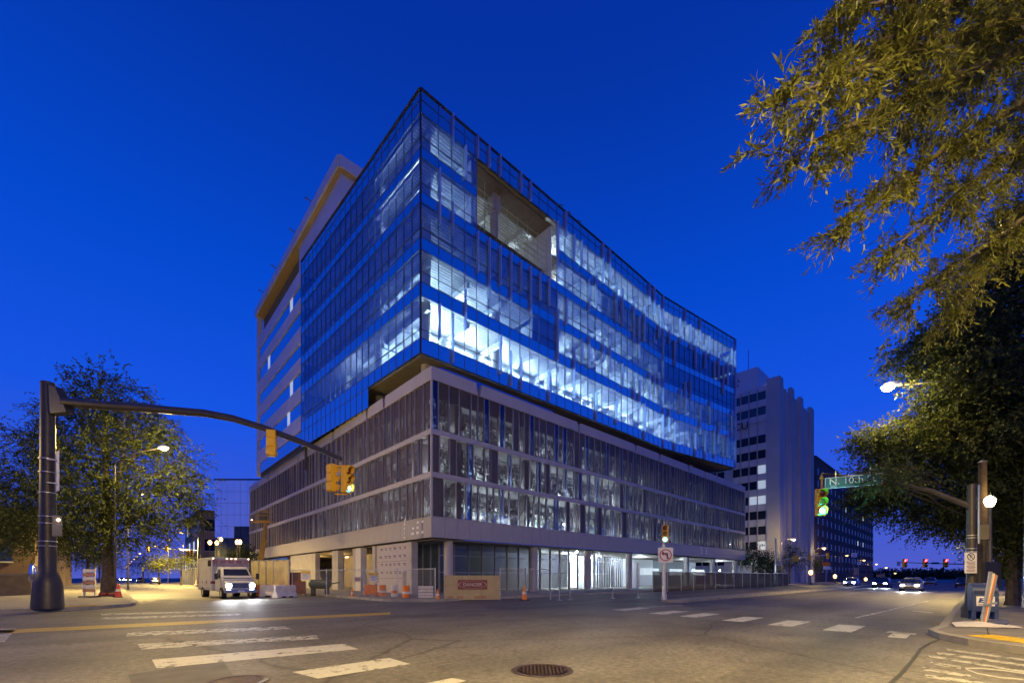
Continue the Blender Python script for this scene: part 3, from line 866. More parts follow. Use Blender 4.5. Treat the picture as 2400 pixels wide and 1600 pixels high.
for (z0, z1), pw in zip(FL, (280, 480, 760)):
    for u in range(2, 64, 4):
        lamp('interior_bulb', B, (u + rb.uniform(-1, 1), 1.7, z0 + rb.uniform(.5, 1.1)), pw * .6 * rb.uniform(.4, 1.3) * (1 if u < 30 else .25), COOL, .1)  # bulbs set near the floor to brighten its lower part
    for v in range(4, 26, 7):
        lamp('interior_bulb', B, (2.2, v, z0 + 1.0), pw * .3 * rb.uniform(.5, 1.2), COOL, .1)
for px, z in ((1321, 7.0), (1554, 7.6), (1600, 7.4), (1712, 7.2)):
    MB().lathe([(.01, -.09), (.09, 0), (.01, .09)], n=8).build('work_light', E_COOL, B, loc=(ua(px, .8), .8, z))

# ground floor ----------------------------------------------------
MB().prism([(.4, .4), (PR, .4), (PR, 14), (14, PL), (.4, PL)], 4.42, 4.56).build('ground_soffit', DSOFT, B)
for px in (1051, 1250, 1377, 1474, 1609, 1670, 1723):
    u = ua(px, .85); MB().cyl((u, .85, .1), (u, .85, 4.45), .38, n=20).build('column', COLM, B, True)
# storefront, recessed
us = [2.4 + i * 1.55 for i in range(17)]
for i, (a, b) in enumerate(zip(us[:-1], us[1:])):
    for z0, z1 in ((.2, 1.9), (1.95, 3.35), (3.4, 4.4)):
        MB().box(a + .03, 2.6, z0, b - .03, 2.63, z1).build('storefront_pane', STORE, B)
    MB().box(a - .03, 2.5, .14, a + .03, 2.72, 4.42).build('storefront_mullion', PFRAME, B)
for z in (1.9, 3.35): MB().box(2.4, 2.52, z, us[-1], 2.7, z + .06).build('storefront_rail', PFRAME, B)
vs_ = [2.6 + i * 1.3 for i in range(4)]
for a, b in zip(vs_[:-1], vs_[1:]):
    for z0, z1 in ((.2, 1.9), (1.95, 3.35), (3.4, 4.4)):
        MB().box(2.4, a + .03, z0, 2.43, b - .03, z1).build('storefront_pane', STORE, B)
    MB().box(2.32, a - .03, .14, 2.48, a + .03, 4.42).build('storefront_mullion', PFRAME, B)
# side wing of the lobby with brighter glazing, projecting
ue0, ue1 = ua(1300, 3.2), ua(1468, 3.2)
for i in range(12):
    a = ua(1395, 6) + i * .55
    MB().box(a, 6.0, .2, a + .5, 6.04, 4.3).build('lobby_pane', STORE, B)
    MB().box(a - .04, 5.95, .14, a, 6.1, 4.4).build('lobby_mullion', FRAME, B)
MB().box(ua(1330, 9), 9, .14, ua(1530, 9), 9.2, 4.4).build('lobby_wall', mat('lobby_white', (.72, .73, .75), .7, var=.05), B)
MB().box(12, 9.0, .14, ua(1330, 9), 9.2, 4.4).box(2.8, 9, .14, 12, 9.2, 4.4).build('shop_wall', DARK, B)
MB().box(ua(1530, 9), 9, .14, PR, 9.2, 4.4).build('lobby_back_wall', mat('lobby_grey', (.2, .22, .25), .7, var=.1), B)
for i in range(14):
    u = ua(1480, 3.6) + i * .34
    MB().box(u, 3.6, .14, u + .12, 3.75, 3.6).build('entrance_post', PANEL, B)
    if i > 5: break
for px0, px1 in ((1500, 1545), (1570, 1600), (1622, 1652)):
    a, b = ua(px0, 8.8), ua(px1, 8.8)
    n = 4
    for k in range(n):
        MB().box(a + (b - a) * k / n + .05, 8.85, 1.9, a + (b - a) * (k + 1) / n - .05, 8.95, 3.0).build('lobby_window', E_WIN, B)
lamp('lobby_bulb', B, (ua(1340, 5), 5, 3.7), 3024, COOL, .3); lamp('lobby_bulb', B, (ua(1420, 6), 7.4, 3.7), 1872, COOL, .3)
lamp('lobby_bulb', B, (ua(1290, 5), 6, 3.7), 150, COOL, .3); lamp('lobby_bulb', B, (ua(1500, 5), 5, 3.6), 864, COOL, .2)
lamp('lobby_bulb', B, (ua(1687, 4), 4, 2.8), 1080, COOL, .1); lamp('lobby_bulb', B, (ua(1600, 5), 5, 3.5), 360, COOL, .1)
for px, z, v in ((1352, 4.3, 1.6), (1687, 2.7, 3.0)):
    MB().lathe([(.01, -.1), (.1, 0), (.01, .1)], n=10).build('work_light', E_COOL, B, loc=(ua(px, v), v, z))
MB().box(ua(1332, 4.6), 4.6, .3, ua(1352, 4.6), 4.7, 4.2).build('lit_doorway', em('doorway_glow', (.86, .92, 1.0), 4.0), B)
# side street openings
def lbox(px0, px1, x0, x1, z0, z1, name, m):
    a, b = sorted((va(px0, 0), va(px1, 0)))
    return MB().box(x0, a, z0, x1, b, z1).build(name, m, B)
lbox(951, 962, .1, .7, .14, 4.42, 'pier', COLM)
WB = lbox(877, 950, .25, .4, .14, 4.42, 'wall_board', mat('lilac_board', (.47, .43, .45), .7, var=.06))
prn = MB(); rg = random.Random(4)
a, b = sorted((va(878, 0), va(949, 0)))
for z in (4.05, 3.35, 2.65, 1.95):
    v = a + .3
    while v < b - .4:
        for j in range(2):
            prn.box(.235, v, z - j * .13, .249, v + rg.uniform(.3, .5) * (1 - .3 * j), z - j * .13 + .07)
        v += rg.uniform(.75, 1.0)
struct(prn.build('print_mark', mat('print_violet', (.12, .09, .14), .7, var=0), B), 'stuff')
for z in (1.4, 2.9):
    MB().box(.242, a, z, .249, b, z + .02).build('board_joint', DARK, B)
lbox(870, 877, .1, .6, .14, 4.42, 'pier', COLM); lbox(830, 842, .15, .75, .14, 4.42, 'pier', mat('white_pier', (.6, .57, .56), .6, var=.08))
lbox(820, 827, .3, .9, .14, 4.42, 'pier', COLM); lbox(776, 790, .1, .7, .14, 4.42, 'pier', COLM)
CW = lbox(679, 731, .1, .4, .14, 4.42, 'concrete_wall', COLM)
lbox(731, 738, .05, .6, .14, 4.42, 'pier', COLM)
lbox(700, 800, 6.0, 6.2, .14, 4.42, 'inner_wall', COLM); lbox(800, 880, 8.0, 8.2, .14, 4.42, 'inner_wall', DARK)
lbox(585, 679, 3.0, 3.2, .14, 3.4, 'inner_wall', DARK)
lbox(592, 672, .05, .12, 3.2, 4.3, 'blue_tarp', BLUEM)
MB().box(11.2, 9.4, .14, 11.4, PL - .2, 4.42).build('inner_wall', COLM, B)
lbox(690, 697, -.3, .1, 1.9, 2.15, 'wall_box', DARK)
lamp('passage_bulb', B, (3.0, va(790, 3), 3.6), 300, WARM, .1); lamp('passage_bulb', B, (3.0, va(740, 3), 3.6), 400, WARM, .1)
for px in (793, 815):
    MB().box(2.9, va(px, 3), 3.9, 3.1, va(px, 3) + .5, 4.0).build('passage_light', E_AMB, B)

# ------------------------------------------------------------------ other buildings
def mullion_line(t, p, q, w, m, name): MB().bar(p, q, w).build(name, m, t, world=True)
# pale medical tower behind the podium
TW = mat('tower_limestone', (.54, .53, .55), .7, var=.06, scale=.3)
TWD = mat('tower_pier', (.44, .425, .43), .7, var=.08, scale=.3)
TG = mat('tower_window', (.012, .02, .035), .08, var=0, spec=.7)
M = thing('medical_tower', 'pale stone medical tower with strip windows and black letters high up, beyond the podium', 'building', (85, 0, 0))
MB().box(.4, .5, 0, 28, 32, 42.8).build('wall', TW, M)
for z0 in (40.0, 36.7, 30.6, 27.3, 24.0, 20.7, 17.4, 14.1, 10.8, 7.5, 4.2):
    for v in (2.7, 4.3, 6.0, 7.7, 11.2, 12.9, 14.6, 16.3, 18.0):
        lit = (round(z0), v) in ((21, 2.7), (17, 2.7), (17, 4.3), (24, 2.7), (8, 2.7), (4, 4.3))
        MB().box(.32, v, z0, .42, v + 1.64, z0 + 1.75).build('window', E_WIN if lit else TG, M)
    MB().box(.2, 2.5, z0 - 1.5, .42, 20, z0 - .08).build('spandrel', TW, M)
for v in (4.25, 5.95, 7.65, 12.85, 14.55, 16.25):
    MB().box(0, v - .08, 3, .4, v + .08, 42.6).build('fin', PARA, M)
MB().box(-.1, 9.4, 0, .5, 11.1, 43.6).build('pier', TWD, M)
for i, (a, b) in enumerate([(-.2, 2.3), (8.2, 10.4), (15.5, 17.8), (24.5, 27.6)]):
    MB().box(a if i else -.1, -.14, 0, b, 2.4 if i == 0 else .6, 43.9).build('pier', TWD, M)
for a in (3.6, 5.4, 11.8, 13.4, 19.4, 21.6):
    MB().box(a, .25, 0, a + .5, .52, 42.8).build('rib', TWD, M)
MB().box(2, 4.8, 42.8, 17, 31, 48.2).build('penthouse', PANEL, M)
MB().box(4, 4.6, 42.8, 8, 4.8, 44.3).build('penthouse_door', TG, M)
DT = mat('black_letter', (.012, .012, .014), .5, var=0)
vE = va(1750, 84.85)
put_text('VCU', 2.3, DT, M, (-.12, vE + 1.9, 35.0), (rad(90), 0, rad(-90)), .06)
put_text('MEDICAL', 1.15, DT, M, (1.95, va(1743, 87) + 3.1, 46.4), (rad(90), 0, rad(-90)), .04)
put_text('CENTER', .7, DT, M, (1.95, va(1743, 87) + 2.3, 45.2), (rad(90), 0, rad(-90)), .04)
MB().tube([(3, 7, 48.2), (3, 7, 53)], .06, 5).build('antenna', FRAME, M)
MB().lathe([(.02, -.15), (.15, 0), (.02, .15)], n=8).build('roof_beacon', E_AMB, M, loc=(9, 4.5, 46.5))
# dark brick hotel further along
BR = mat('dark_brick', (.10, .065, .055), .85, var=.2, scale=.4)
def punched(name, label, x0, y0, x1, y1, h, m, rows, sx, sy, lit=.15, fs=3.4, cat='building', z0=3.0, ww=1.2, wh=1.7, trim=None):
    t = thing(name, label, cat, (x0, y0, 0))
    MB().box(0, 0, 0, x1 - x0, y1 - y0, h).build('wall', m, t)
    MB().box(-.15, -.15, h, x1 - x0 + .15, y1 - y0 + .15, h + .5).build('cornice', trim or m, t)
    rl = random.Random(len(label))
    for r in range(rows):
        z = z0 + r * fs
        for k in range(sx):
            a = (x1 - x0) * (k + .5) / sx
            q = rl.random(); mm = E_WIN if q < lit * .5 else (E_WINW if q < lit else TG)
            o = MB().box(a - ww / 2, -.06, z, a + ww / 2, -.01, z + wh).build('window', mm, t)
            MB().box(a - ww / 2 - .06, -.16, z - .12, a + ww / 2 + .06, -.005, z).build('sill', TWD, t)
        for k in range(sy):
            a = (y1 - y0) * (k + .5) / sy
            q = rl.random(); mm = E_WIN if q < lit * .5 else (E_WINW if q < lit else TG)
            MB().box(-.06, a - ww / 2, z, -.01, a + ww / 2, z + wh).build('window', mm, t)
            MB().box(-.16, a - ww / 2 - .06, z - .12, -.005, a + ww / 2 + .06, z).build('sill', TWD, t)
    return t
t = punched('brick_hotel', 'tall dark brick block beyond the pale tower with small punched windows', 124, 2, 220, 34, 34.5, BR, 9, 18, 7, .05)
for k in range(6):
    MB().box(.0 - .07, 3 + k * 4.6, 30.3, -.01, 4.8 + k * 4.6, 32.6).build('upper_window', mat('bluish_lit_window', (.10, .14, .4), .2, var=0), t)  # bluish window light put into the pane colour
punched('stepped_tower', 'dark distant tower with a stepped top just behind the pale tower', 150, 40, 185, 70, 48, BR, 11, 6, 5, .12)
punched('corner_block', 'plain low block at the far end of the avenue under the red signals', 240, -75, 290, -60, 9, BR, 2, 8, 3, .3)
# mirror glass block and brick building up the side street
BG = thing('glass_block', 'mirror glass office block up the side street, half hidden by the podium', 'building', tuple(WG(503, 80)), -ANG)
MIR = bpy.data.materials.new('mirror_glass'); MIR.use_nodes = True
_b = MIR.node_tree.nodes['Principled BSDF']; _b.inputs['Base Color'].default_value = (.92, .97, 1, 1); _b.inputs['Metallic'].default_value = .72; _b.inputs['Roughness'].default_value = .03
MIR_REFL = mat('painted_dark_reflection', (.02, .025, .04), .08, var=0, spec=.6)  # reflection of dark buildings painted into the lower panes
MB().box(0, .1, 0, 11, 12, 19.4).build('core', FRAME, BG)
for r in range(9):
    for k in range(9):
        MB().box(.05 + k * 1.2, -.02, .2 + r * 2.15, 1.2 + k * 1.2, .1, 2.3 + r * 2.15).build('pane', MIR if r > 4 or (r == 4 and k < 3) else MIR_REFL, BG)
MB().box(-.1, -.1, 19.5, 11.1, 12, 19.75).build('roof_edge', FRAME, BG)
t = punched('brick_building', 'brown brick building with a heavy cornice and paired lit windows behind the street trees', -1.5, 108, 24, 140, 18.5, mat('brown_brick', (.34, .23, .12), .85, var=.2, scale=.5), 3, 6, 7, .3, fs=5.2, z0=3.2, ww=2.3, wh=3.0, trim=mat('brown_cornice', (.15, .10, .06), .8))
punched('low_building', 'low dark building with a flat roof behind the big tree', -60, 34, -23.5, 84, 7.5, BR, 1, 9, 8, .2)
GW = thing('garden_wall', 'low brown garden wall behind the signal pole', 'wall', (-74.5, 21, .14))
for k in range(13):
    MB().box(k * 4, 0, 0, k * 4 + 3.96, .3, 1.5).build('wall_panel', mat('wall_stone', (.17, .13, .09), .85, var=.25), GW)
MB().box(-.05, -.05, 1.5, 52, .35, 1.62).build('coping', CONC, GW)

# ------------------------------------------------------------------ trees
LEAF = {}
def leafmat(name, col, tr=.35, glossy=.62, rv=.22):
    m = bpy.data.materials.new(name); m.use_nodes = True; n = m.node_tree; b = n.nodes['Principled BSDF']
    t = n.nodes.new('ShaderNodeTexCoord'); z = n.nodes.new('ShaderNodeTexNoise'); z.inputs['Scale'].default_value = 1.3; z.inputs['Detail'].default_value = 3
    link(n, t.outputs['Object'], z.inputs['Vector'])
    z2 = n.nodes.new('ShaderNodeTexWhiteNoise'); g = n.nodes.new('ShaderNodeNewGeometry')
    r = n.nodes.new('ShaderNodeValToRGB'); r.color_ramp.elements[0].position = .35; r.color_ramp.elements[1].position = .65
    r.color_ramp.elements[0].color = (*[k * .72 for k in col], 1); r.color_ramp.elements[1].color = (*[k * 1.3 for k in col], 1)
    ad = n.nodes.new('ShaderNodeMath'); ad.operation = 'MULTIPLY_ADD'
    link(n, g.outputs['Random Per Island'], ad.inputs[0]); ad.inputs[1].default_value = rv; link(n, z.outputs['Fac'], ad.inputs[2])
    sb = n.nodes.new('ShaderNodeMath'); sb.operation = 'SUBTRACT'; link(n, ad.outputs[0], sb.inputs[0]); sb.inputs[1].default_value = rv / 2
    link(n, sb.outputs[0], r.inputs[0]); link(n, r.outputs[0], b.inputs['Base Color'])
    b.inputs['Roughness'].default_value = glossy; b.inputs['Specular IOR Level'].default_value = .25
    tl_ = n.nodes.new('ShaderNodeBsdfTranslucent'); link(n, r.outputs[0], tl_.inputs[0])
    mx = n.nodes.new('ShaderNodeMixShader'); mx.inputs[0].default_value = tr
    link(n, b.outputs[0], mx.inputs[1]); link(n, tl_.outputs[0], mx.inputs[2]); link(n, mx.outputs[0], n.nodes['Material Output'].inputs[0])
    return m
LEAF_OAK = leafmat('willow_oak_leaf', (.108, .114, .026), .4, .5, .55)
LEAF_GRN = leafmat('green_leaf', (.062, .078, .02))
LEAF_DRK = leafmat('dark_leaf', (.045, .060, .022))
LEAF_LAMPLIT = leafmat('lamp_yellowed_leaf', (.13, .14, .025))  # yellow of the street lamps put into the leaf colour
def unit(v): return v / np.maximum(np.linalg.norm(v, axis=1, keepdims=True), 1e-6)
def leaf_mesh(P, D, L, Wd, m, name='foliage'):
    n = len(P); s = unit(np.cross(D, unit(np.array([[0, 0, 1.0]]) + rng.normal(0, .55, (n, 3)))))
    l = (L * rng.uniform(.65, 1.25, n))[:, None]; w = (Wd * rng.uniform(.7, 1.2, n))[:, None]
    up = unit(np.cross(s, D)) * l * .12
    V = np.stack([P, P + D * l * .45 + s * w / 2 - up, P + D * l, P + D * l * .5 - s * w / 2 - up], 1).reshape(-1, 3)
    return np_mesh(name, V, m)
def twigs(bases, dirs, n_leaf, tl_len, L, Wd, droop=.3, spread=.7):
    k = len(bases)
    t = np.tile(np.linspace(.08, 1, n_leaf), (k, 1)) + rng.normal(0, .03, (k, n_leaf))
    ln = tl_len * rng.uniform(.5, 1.3, (k, 1))
    P = bases[:, None, :] + dirs[:, None, :] * (t * ln)[..., None]
    P[..., 2] -= droop * (t ** 2) * ln
    D = dirs[:, None, :] * .9 + rng.normal(0, spread, (k, n_leaf, 3)); D[..., 2] -= .25
    return P.reshape(-1, 3), unit(D.reshape(-1, 3))
def blob_points(blobs, total, shell=2.0, gap=.0):
    vol = np.array([(b[1] * b[2] * b[3]) ** (2 / 3) for b in blobs]); cnt = (total * vol / vol.sum()).astype(int)
    Ps, Ds = [], []
    for b, c in zip(blobs, cnt):
        d = unit(rng.normal(size=(c, 3))); r = rng.uniform(0, 1, c) ** (1 / shell)
        r = r * (1 + .22 * np.sin(d[:, 0] * 5.1 + b[0].x) * np.sin(d[:, 1] * 4.3 + b[0].y) + .14 * np.sin(d[:, 2] * 9 + d[:, 0] * 7))
        p = np.array(b[0])[None] + d * r[:, None] * np.array(b[1:4])[None]
        f = np.sin(p[:, 0] * 1.7 + p[:, 2] * .6) + np.sin(p[:, 1] * 1.9 - p[:, 2] * 1.1) + np.sin(p[:, 2] * 2.3 + p[:, 0] * .8)
        k = f > (-3 + gap * 3)
        Ps.append(p[k]); Ds.append(unit(d[k] * .8 + rng.normal(0, .55, (k.sum(), 3))))
    return np.concatenate(Ps), np.concatenate(Ds)
def tree(name, label, base, blobs, nt, m, nl=7, tlen=.9, L=.16, Wd=.06, r0=.28, gap=.35, droop=.3, fork=.35, group=None, limbs=None, spread=.7, cat='tree'):
    t = thing(name, label, cat, (base[0], base[1], base[2]), group=group)
    zs = min(b[0].z - b[3] * .4 for b in blobs)
    fk = Vector((base[0], base[1], max(1.8, base[2] + (zs - base[2]) * .9)))
    tm = MB(); top = Vector((sum(b[0].x for b in blobs) / len(blobs), sum(b[0].y for b in blobs) / len(blobs), max(b[0].z for b in blobs)))
    b0 = Vector(base)
    tm.tube([b0 - Vector((0, 0, .1)), b0 + Vector((0, 0, .25)), b0 + (fk - b0) * .5 + Vector((.04, .03, 0)), fk, fk.lerp(top, .45), fk.lerp(top, .9)], [r0 * 1.5, r0 * 1.08, r0 * .92, r0 * .8, r0 * .5, r0 * .12], 9)
    tm.build('trunk', BARK, t, True, world=True)
    lm = MB()
    for b in blobs:
        c = b[0]; s = fk.lerp(top, random.uniform(0, .35)); mid = s.lerp(c, .5) + Vector((random.uniform(-.3, .3), random.uniform(-.3, .3), .25))
        rl_ = min(r0 * .34, b[1] * .05); lm.tube([s, mid, c], [rl_, rl_ * .6, .012], 6)
        for k in range(3):
            e = c + Vector((random.uniform(-1, 1) * b[1], random.uniform(-1, 1) * b[2], random.uniform(-.6, .8) * b[3])) * .8
            lm.tube([mid.lerp(c, .5), mid.lerp(e, .7) + Vector((0, 0, .12)), e], [rl_ * .45, rl_ * .3, .01], 5)
    lm.build('limb', BARK, t, True, world=True)
    P, D = blob_points(blobs, nt, gap=gap)
    LP, LD = twigs(P, D, nl, tlen, L, Wd, droop, spread)
    put('crown', leaf_mesh(LP, LD, L, Wd, m, 'crown'), t, world=True)
    return t
def Bl(px, py, Y, rx, rz=None, ry=None):
    """crown lump centred on photo pixel (px,py) at depth Y, radii in photo pixels"""
    k = Y / FOC; rx = rx * k
    return (W(px, py, Y), rx, (ry * k if ry else rx), (rz * k if rz else rx))
# big tree behind the signal pole
Yt = 33
tree('street_tree', 'broad dark street tree lit from behind, its trunk on the far pavement corner', tuple(WG(252, 32) + Vector((0, 0, .14))),
     [Bl(245, 925, Yt, 75, 70), Bl(180, 990, Yt, 75, 70), Bl(300, 985, Yt - 1, 80, 70), Bl(350, 1010, Yt, 60, 50), Bl(110, 1060, Yt, 95, 60), Bl(230, 1080, Yt - 1, 120, 80), Bl(385, 1080, Yt + 1, 75, 65), Bl(440, 1140, Yt + 1, 55, 40),
      Bl(60, 1150, Yt, 95, 60), Bl(180, 1180, Yt - 2, 120, 70), Bl(330, 1180, Yt, 110, 70), Bl(440, 1205, Yt + 1.5, 55, 30), Bl(280, 1245, Yt - 1, 110, 45), Bl(110, 1240, Yt - 1, 110, 55), Bl(30, 1230, Yt, 70, 50)],
     10500, LEAF_GRN, 9, .85, .19, .095, .38, gap=.40)
tree('street_tree', 'tree at the far end of the garden wall, half outside the scene', tuple(WG(-40, 40) + Vector((0, 0, .14))),
     [Bl(-60, 1150, 40, 130, 80), Bl(10, 1210, 40, 90, 60), Bl(-60, 1240, 39, 110, 60)], 1500, LEAF_DRK, 7, 1.1, .22, .09, .35)
for u, v, r, lb in [(-20.5, 56, 3.6, 'dark tree on the west kerb of the side street past the big trunk'), (-20.5, 84, 4.2, 'taller dark tree farther along the west kerb'), (-20.5, 120, 4.5, 'last dark tree along the west kerb')]:
    tree('street_tree', lb, (u, v, .14), [(Vector((u, v, 6.5)), r, r, r * .7), (Vector((u + 1, v - 1.5, 5.2)), r * .8, r * .8, r * .5), (Vector((u - 1.5, v + 1, 5.5)), r * .8, r * .8, r * .6)], 600, LEAF_DRK, 7, 1.1, .28, .13, .2)
# lower trees up the side street
for px, py, Y, r, lb, mt_ in [(372, 1318, 92, 26, 'small tree with lamp yellow put into its leaves, up the side street', LEAF_LAMPLIT), (425, 1312, 82, 34, 'feathery tree coloured lamp yellow beside the distant signal arm', LEAF_LAMPLIT),
                         (335, 1322, 115, 34, 'dark round tree farthest up the side street', LEAF_DRK), (572, 1300, 66, 24, 'dark shrub like tree squeezed in front of the mirror glass block', LEAF_DRK)]:
    tree('street_tree', lb, tuple(WG(px, Y) + Vector((0, 0, .1))), [Bl(px, py - 6, Y, r * .7, r * .6), Bl(px - r * .7, py + 5, Y, r * .7, r * .5), Bl(px + r * .7, py + 4, Y, r * .7, r * .5)], 420, mt_, 6, 1.2, .34, .15, .16)
# small dark trees at the foot of the pale tower and beyond
for px, py, Y, r, lb in [(1765, 1305, 80, 34, 'dark tree at the foot of the pale tower next to the podium end'), (1850, 1305, 92, 38, 'round dark tree under the yellow signal arm'), (1800, 1328, 78, 22, 'low dark tree just past the end of the podium'),
                         (1905, 1318, 110, 26, 'dark tree in front of the brick hotel')]:
    tree('street_tree', lb, tuple(WG(px, Y) + Vector((0, 0, .1))), [Bl(px, py - 8, Y, r * .7, r * .7), Bl(px - r * .6, py + 6, Y, r * .6, r * .5), Bl(px + r * .6, py + 6, Y, r * .6, r * .5)], 450, LEAF_DRK, 6, 1.2, .34, .15, .16)
# far wooded skyline at the end of the avenue
P, D = blob_points([Bl(px, 1349 - random.uniform(0, 7), 330, 26, 9, 60) for px in range(2040, 2420, 18)], 2600, gap=.1)
LP, LD = twigs(P, D, 5, 2.5, 1.6, .9)
o = put('distant_woods', leaf_mesh(LP, LD, 1.6, .9, LEAF_DRK, 'distant_woods')); struct(o, 'stuff')

# the near oak whose boughs hang in from the side
OB = W(3100, 1352, 8); OB.z = .14
t = thing('willow_oak', 'near willow oak whose long leafy boughs hang in over the corner from above', 'tree', tuple(OB))
def px3(L): return [W(*q) for q in L]
BOUGHS = [  # photo pixel and depth along each bough, thick end first
    [(3000, -200, 8), (2700, -120, 7), (2450, -60, 6.2), (2200, -20, 5.6), (2010, 20, 5.1), (1945, 40, 4.9)],
    [(3000, 0, 8), (2650, 20, 7), (2400, 40, 6.2), (2150, 110, 5.5), (2000, 165, 5.0), (1920, 200, 4.7), (1850, 225, 4.6)],
    [(3000, 100, 8), (2650, 110, 7.1), (2380, 130, 6.3), (2150, 210, 5.7), (2010, 290, 5.3), (1910, 330, 5.0), (1860, 362, 5.0)],
    [(3000, 150, 8), (2650, 170, 7.2), (2400, 240, 6.5), (2200, 360, 6.0), (2080, 455, 5.7), (1970, 530, 5.5)],
    [(3000, 250, 8), (2650, 230, 7.2), (2420, 330, 6.7), (2280, 430, 6.3), (2180, 510, 6.1), (2090, 585, 6.0)],
    [(3000, 350, 8.5), (2700, 400, 8), (2450, 480, 7.6), (2300, 580, 7.3), (2180, 660, 7.1), (2120, 720, 7.0)],
    [(3000, 300, 8.5), (2700, 300, 8), (2500, 380, 7.8), (2380, 500, 7.6), (2300, 640, 7.4), (2250, 720, 7.3)],
    [(3000, -100, 9), (2700, -60, 8.2), (2480, 0, 7.6), (2330, 90, 7.2), (2220, 200, 7), (2130, 300, 6.8)],
    [(3000, -160, 7.5), (2600, -150, 6.4), (2320, -60, 5.8), (2130, 70, 5.4), (2030, 115, 5.2), (1960, 135, 5.1)],
]
bm_ = MB(); bases = []; dirs = []
crotch = OB + Vector((0, 0, 6.0))
MB().tube([OB - Vector((0, 0, .1)), OB + Vector((0, 0, .4)), OB + Vector((.1, 0, 3)), crotch, crotch + Vector((0, .3, 5))], [.62, .46, .40, .34, .1], 12).build('trunk', BARK, t, True, world=True)
for bi, L in enumerate(BOUGHS):
    pts = [crotch + Vector((0, 0, .5 * bi - 1.5))] + px3(L)
    n = len(pts); bm_.tube(pts, [.13 * (1 - i / (n - .6)) ** 1.3 + .004 for i in range(n)], 7)
    # side branches
    for i in range(2, n - 1):
        a, b = pts[i], pts[i + 1]; seg = (b - a); ln = seg.length
        for k in range(int(ln * 10) + 1):
            s = random.random(); p = a + seg * s; f = (i + s) / n
            d = (seg.normalized() * random.uniform(.5, 1.0) + Vector((random.gauss(0, .5), random.gauss(0, .5), random.gauss(-.05, .42)))).normalized()
            bl = random.uniform(.3, .95) * (1.25 - .85 * f)
            q = p + d * bl - Vector((0, 0, .22 * bl * bl)); mid = p + d * bl * .5
            bm_.tube([p, mid, q], [.010, .006, .002], 4, cap=False)
            for j in range(random.randint(5, 8)):
                u_ = random.uniform(.15, 1); bases.append(p.lerp(q, u_)); dirs.append((d + Vector((random.gauss(0, .55), random.gauss(0, .55), random.gauss(-.1, .45)))).normalized())
    for j in range(5):
        bases.append(pts[-1]); dirs.append((seg.normalized() + Vector((random.gauss(0, .4), random.gauss(0, .4), random.gauss(-.2, .4)))).normalized())
bm_.build('bough', BARK, t, True, world=True)
bs = np.array([tuple(b) for b in bases]); ds = np.array([tuple(b) for b in dirs])
LP, LD = twigs(bs, ds, 17, .30, .11, .021, .35, .6)
put('crown', leaf_mesh(LP, LD, .112, .021, LEAF_OAK, 'crown'), t, world=True)
print('oak leaves', len(LP))

# darker trees on the corner pavement and along the avenue
tree('street_tree', 'dark street tree on the corner pavement behind the mail box', tuple(WG(2375, 21) + Vector((0, 0, .14))),
     [Bl(2340, 700, 21, 90, 110), Bl(2260, 790, 21, 100, 60), Bl(2370, 860, 21, 120, 80), Bl(2180, 830, 21, 85, 35), Bl(2280, 890, 20, 110, 60), Bl(2400, 560, 21.5, 70, 90), Bl(2340, 980, 20, 110, 70), Bl(2420, 1040, 20, 90, 90)],
     9000, LEAF_DRK, 9, .7, .19, .085, .25, gap=.12)
tree('street_tree', 'green lamp lit street tree with low spreading boughs over the street name sign', tuple(WG(2480, 24) + Vector((0, 0, .14))),
     [Bl(2240, 985, 22, 110, 50), Bl(2120, 1020, 22, 95, 42), Bl(2050, 1035, 22, 55, 26), Bl(2210, 1070, 21.5, 150, 55), Bl(2090, 1120, 22, 85, 40), Bl(2330, 1100, 21, 110, 80), Bl(2150, 1165, 21.5, 130, 45), Bl(2040, 1165, 22, 50, 30),
      Bl(2250, 1215, 21.5, 100, 35), Bl(2340, 1210, 21, 100, 70), Bl(2400, 1290, 21, 80, 60), Bl(2390, 1160, 21, 90, 80), Bl(2062, 1128, 15.7, 34, 20), Bl(2110, 1105, 17, 50, 26)],
     13000, LEAF_GRN, 8, .65, .16, .075, .3, gap=.34)
tree('street_tree', 'dark street tree farther along the avenue pavement', tuple(WG(2440, 34) + Vector((0, 0, .14))),
     [Bl(2390, 1230, 33, 60, 60), Bl(2340, 1270, 33, 60, 40), Bl(2400, 1310, 33, 50, 30)], 1200, LEAF_DRK, 7, .9, .2, .09, .3)

# ------------------------------------------------------------------ street lamps
LIGHTCOL = (1.0, .70, .20)
def cobra(base, h, arm, label, power=0, group='cobra head street lamps', far=True, spot=None, glow=None, pole_r=.11, z0=.14, lens=1.0, pm=None):
    t = thing('street_lamp', label, 'street lamp', (base[0], base[1], z0), group=group)
    MB().tube([(0, 0, 0), (0, 0, .5), (0, 0, h)], [pole_r * 1.5, pole_r, pole_r * .6], 8).build('pole', pm or GALV, t, True)
    a = Vector((arm[0], arm[1], 0)); L = a.length; d = a.normalized() if L else Vector((1, 0, 0))
    MB().tube([(0, 0, h - .3), tuple(a * .5 + Vector((0, 0, h + .35))), tuple(a + Vector((0, 0, h + .45)))], [.05, .045, .04], 6).build('arm', pm or GALV, t, True)
    c = a + d * .3 + Vector((0, 0, h + .45))
    rz = math.atan2(d.y, d.x)
    o = MB().ext([(-.38, 0), (.38, 0), (.34, .1), (.1, .2), (-.34, .12)], -.15, .15, 'y').build('lamp_head', GALV, t, loc=tuple(c)); o.rotation_euler = (0, 0, rz)
    MB().lathe([(.05, -.14 * lens), (.13 * lens, -.09 * lens), (.17 * lens, -.01)], n=10).build('lens', glow or E_FAR, t, True, loc=tuple(c + d * .1))
    if power: lamp('bulb', t, tuple(c + d * .1 + Vector((0, 0, -.42))), power * 2.6, LIGHTCOL, .14, spot=spot)
    return t
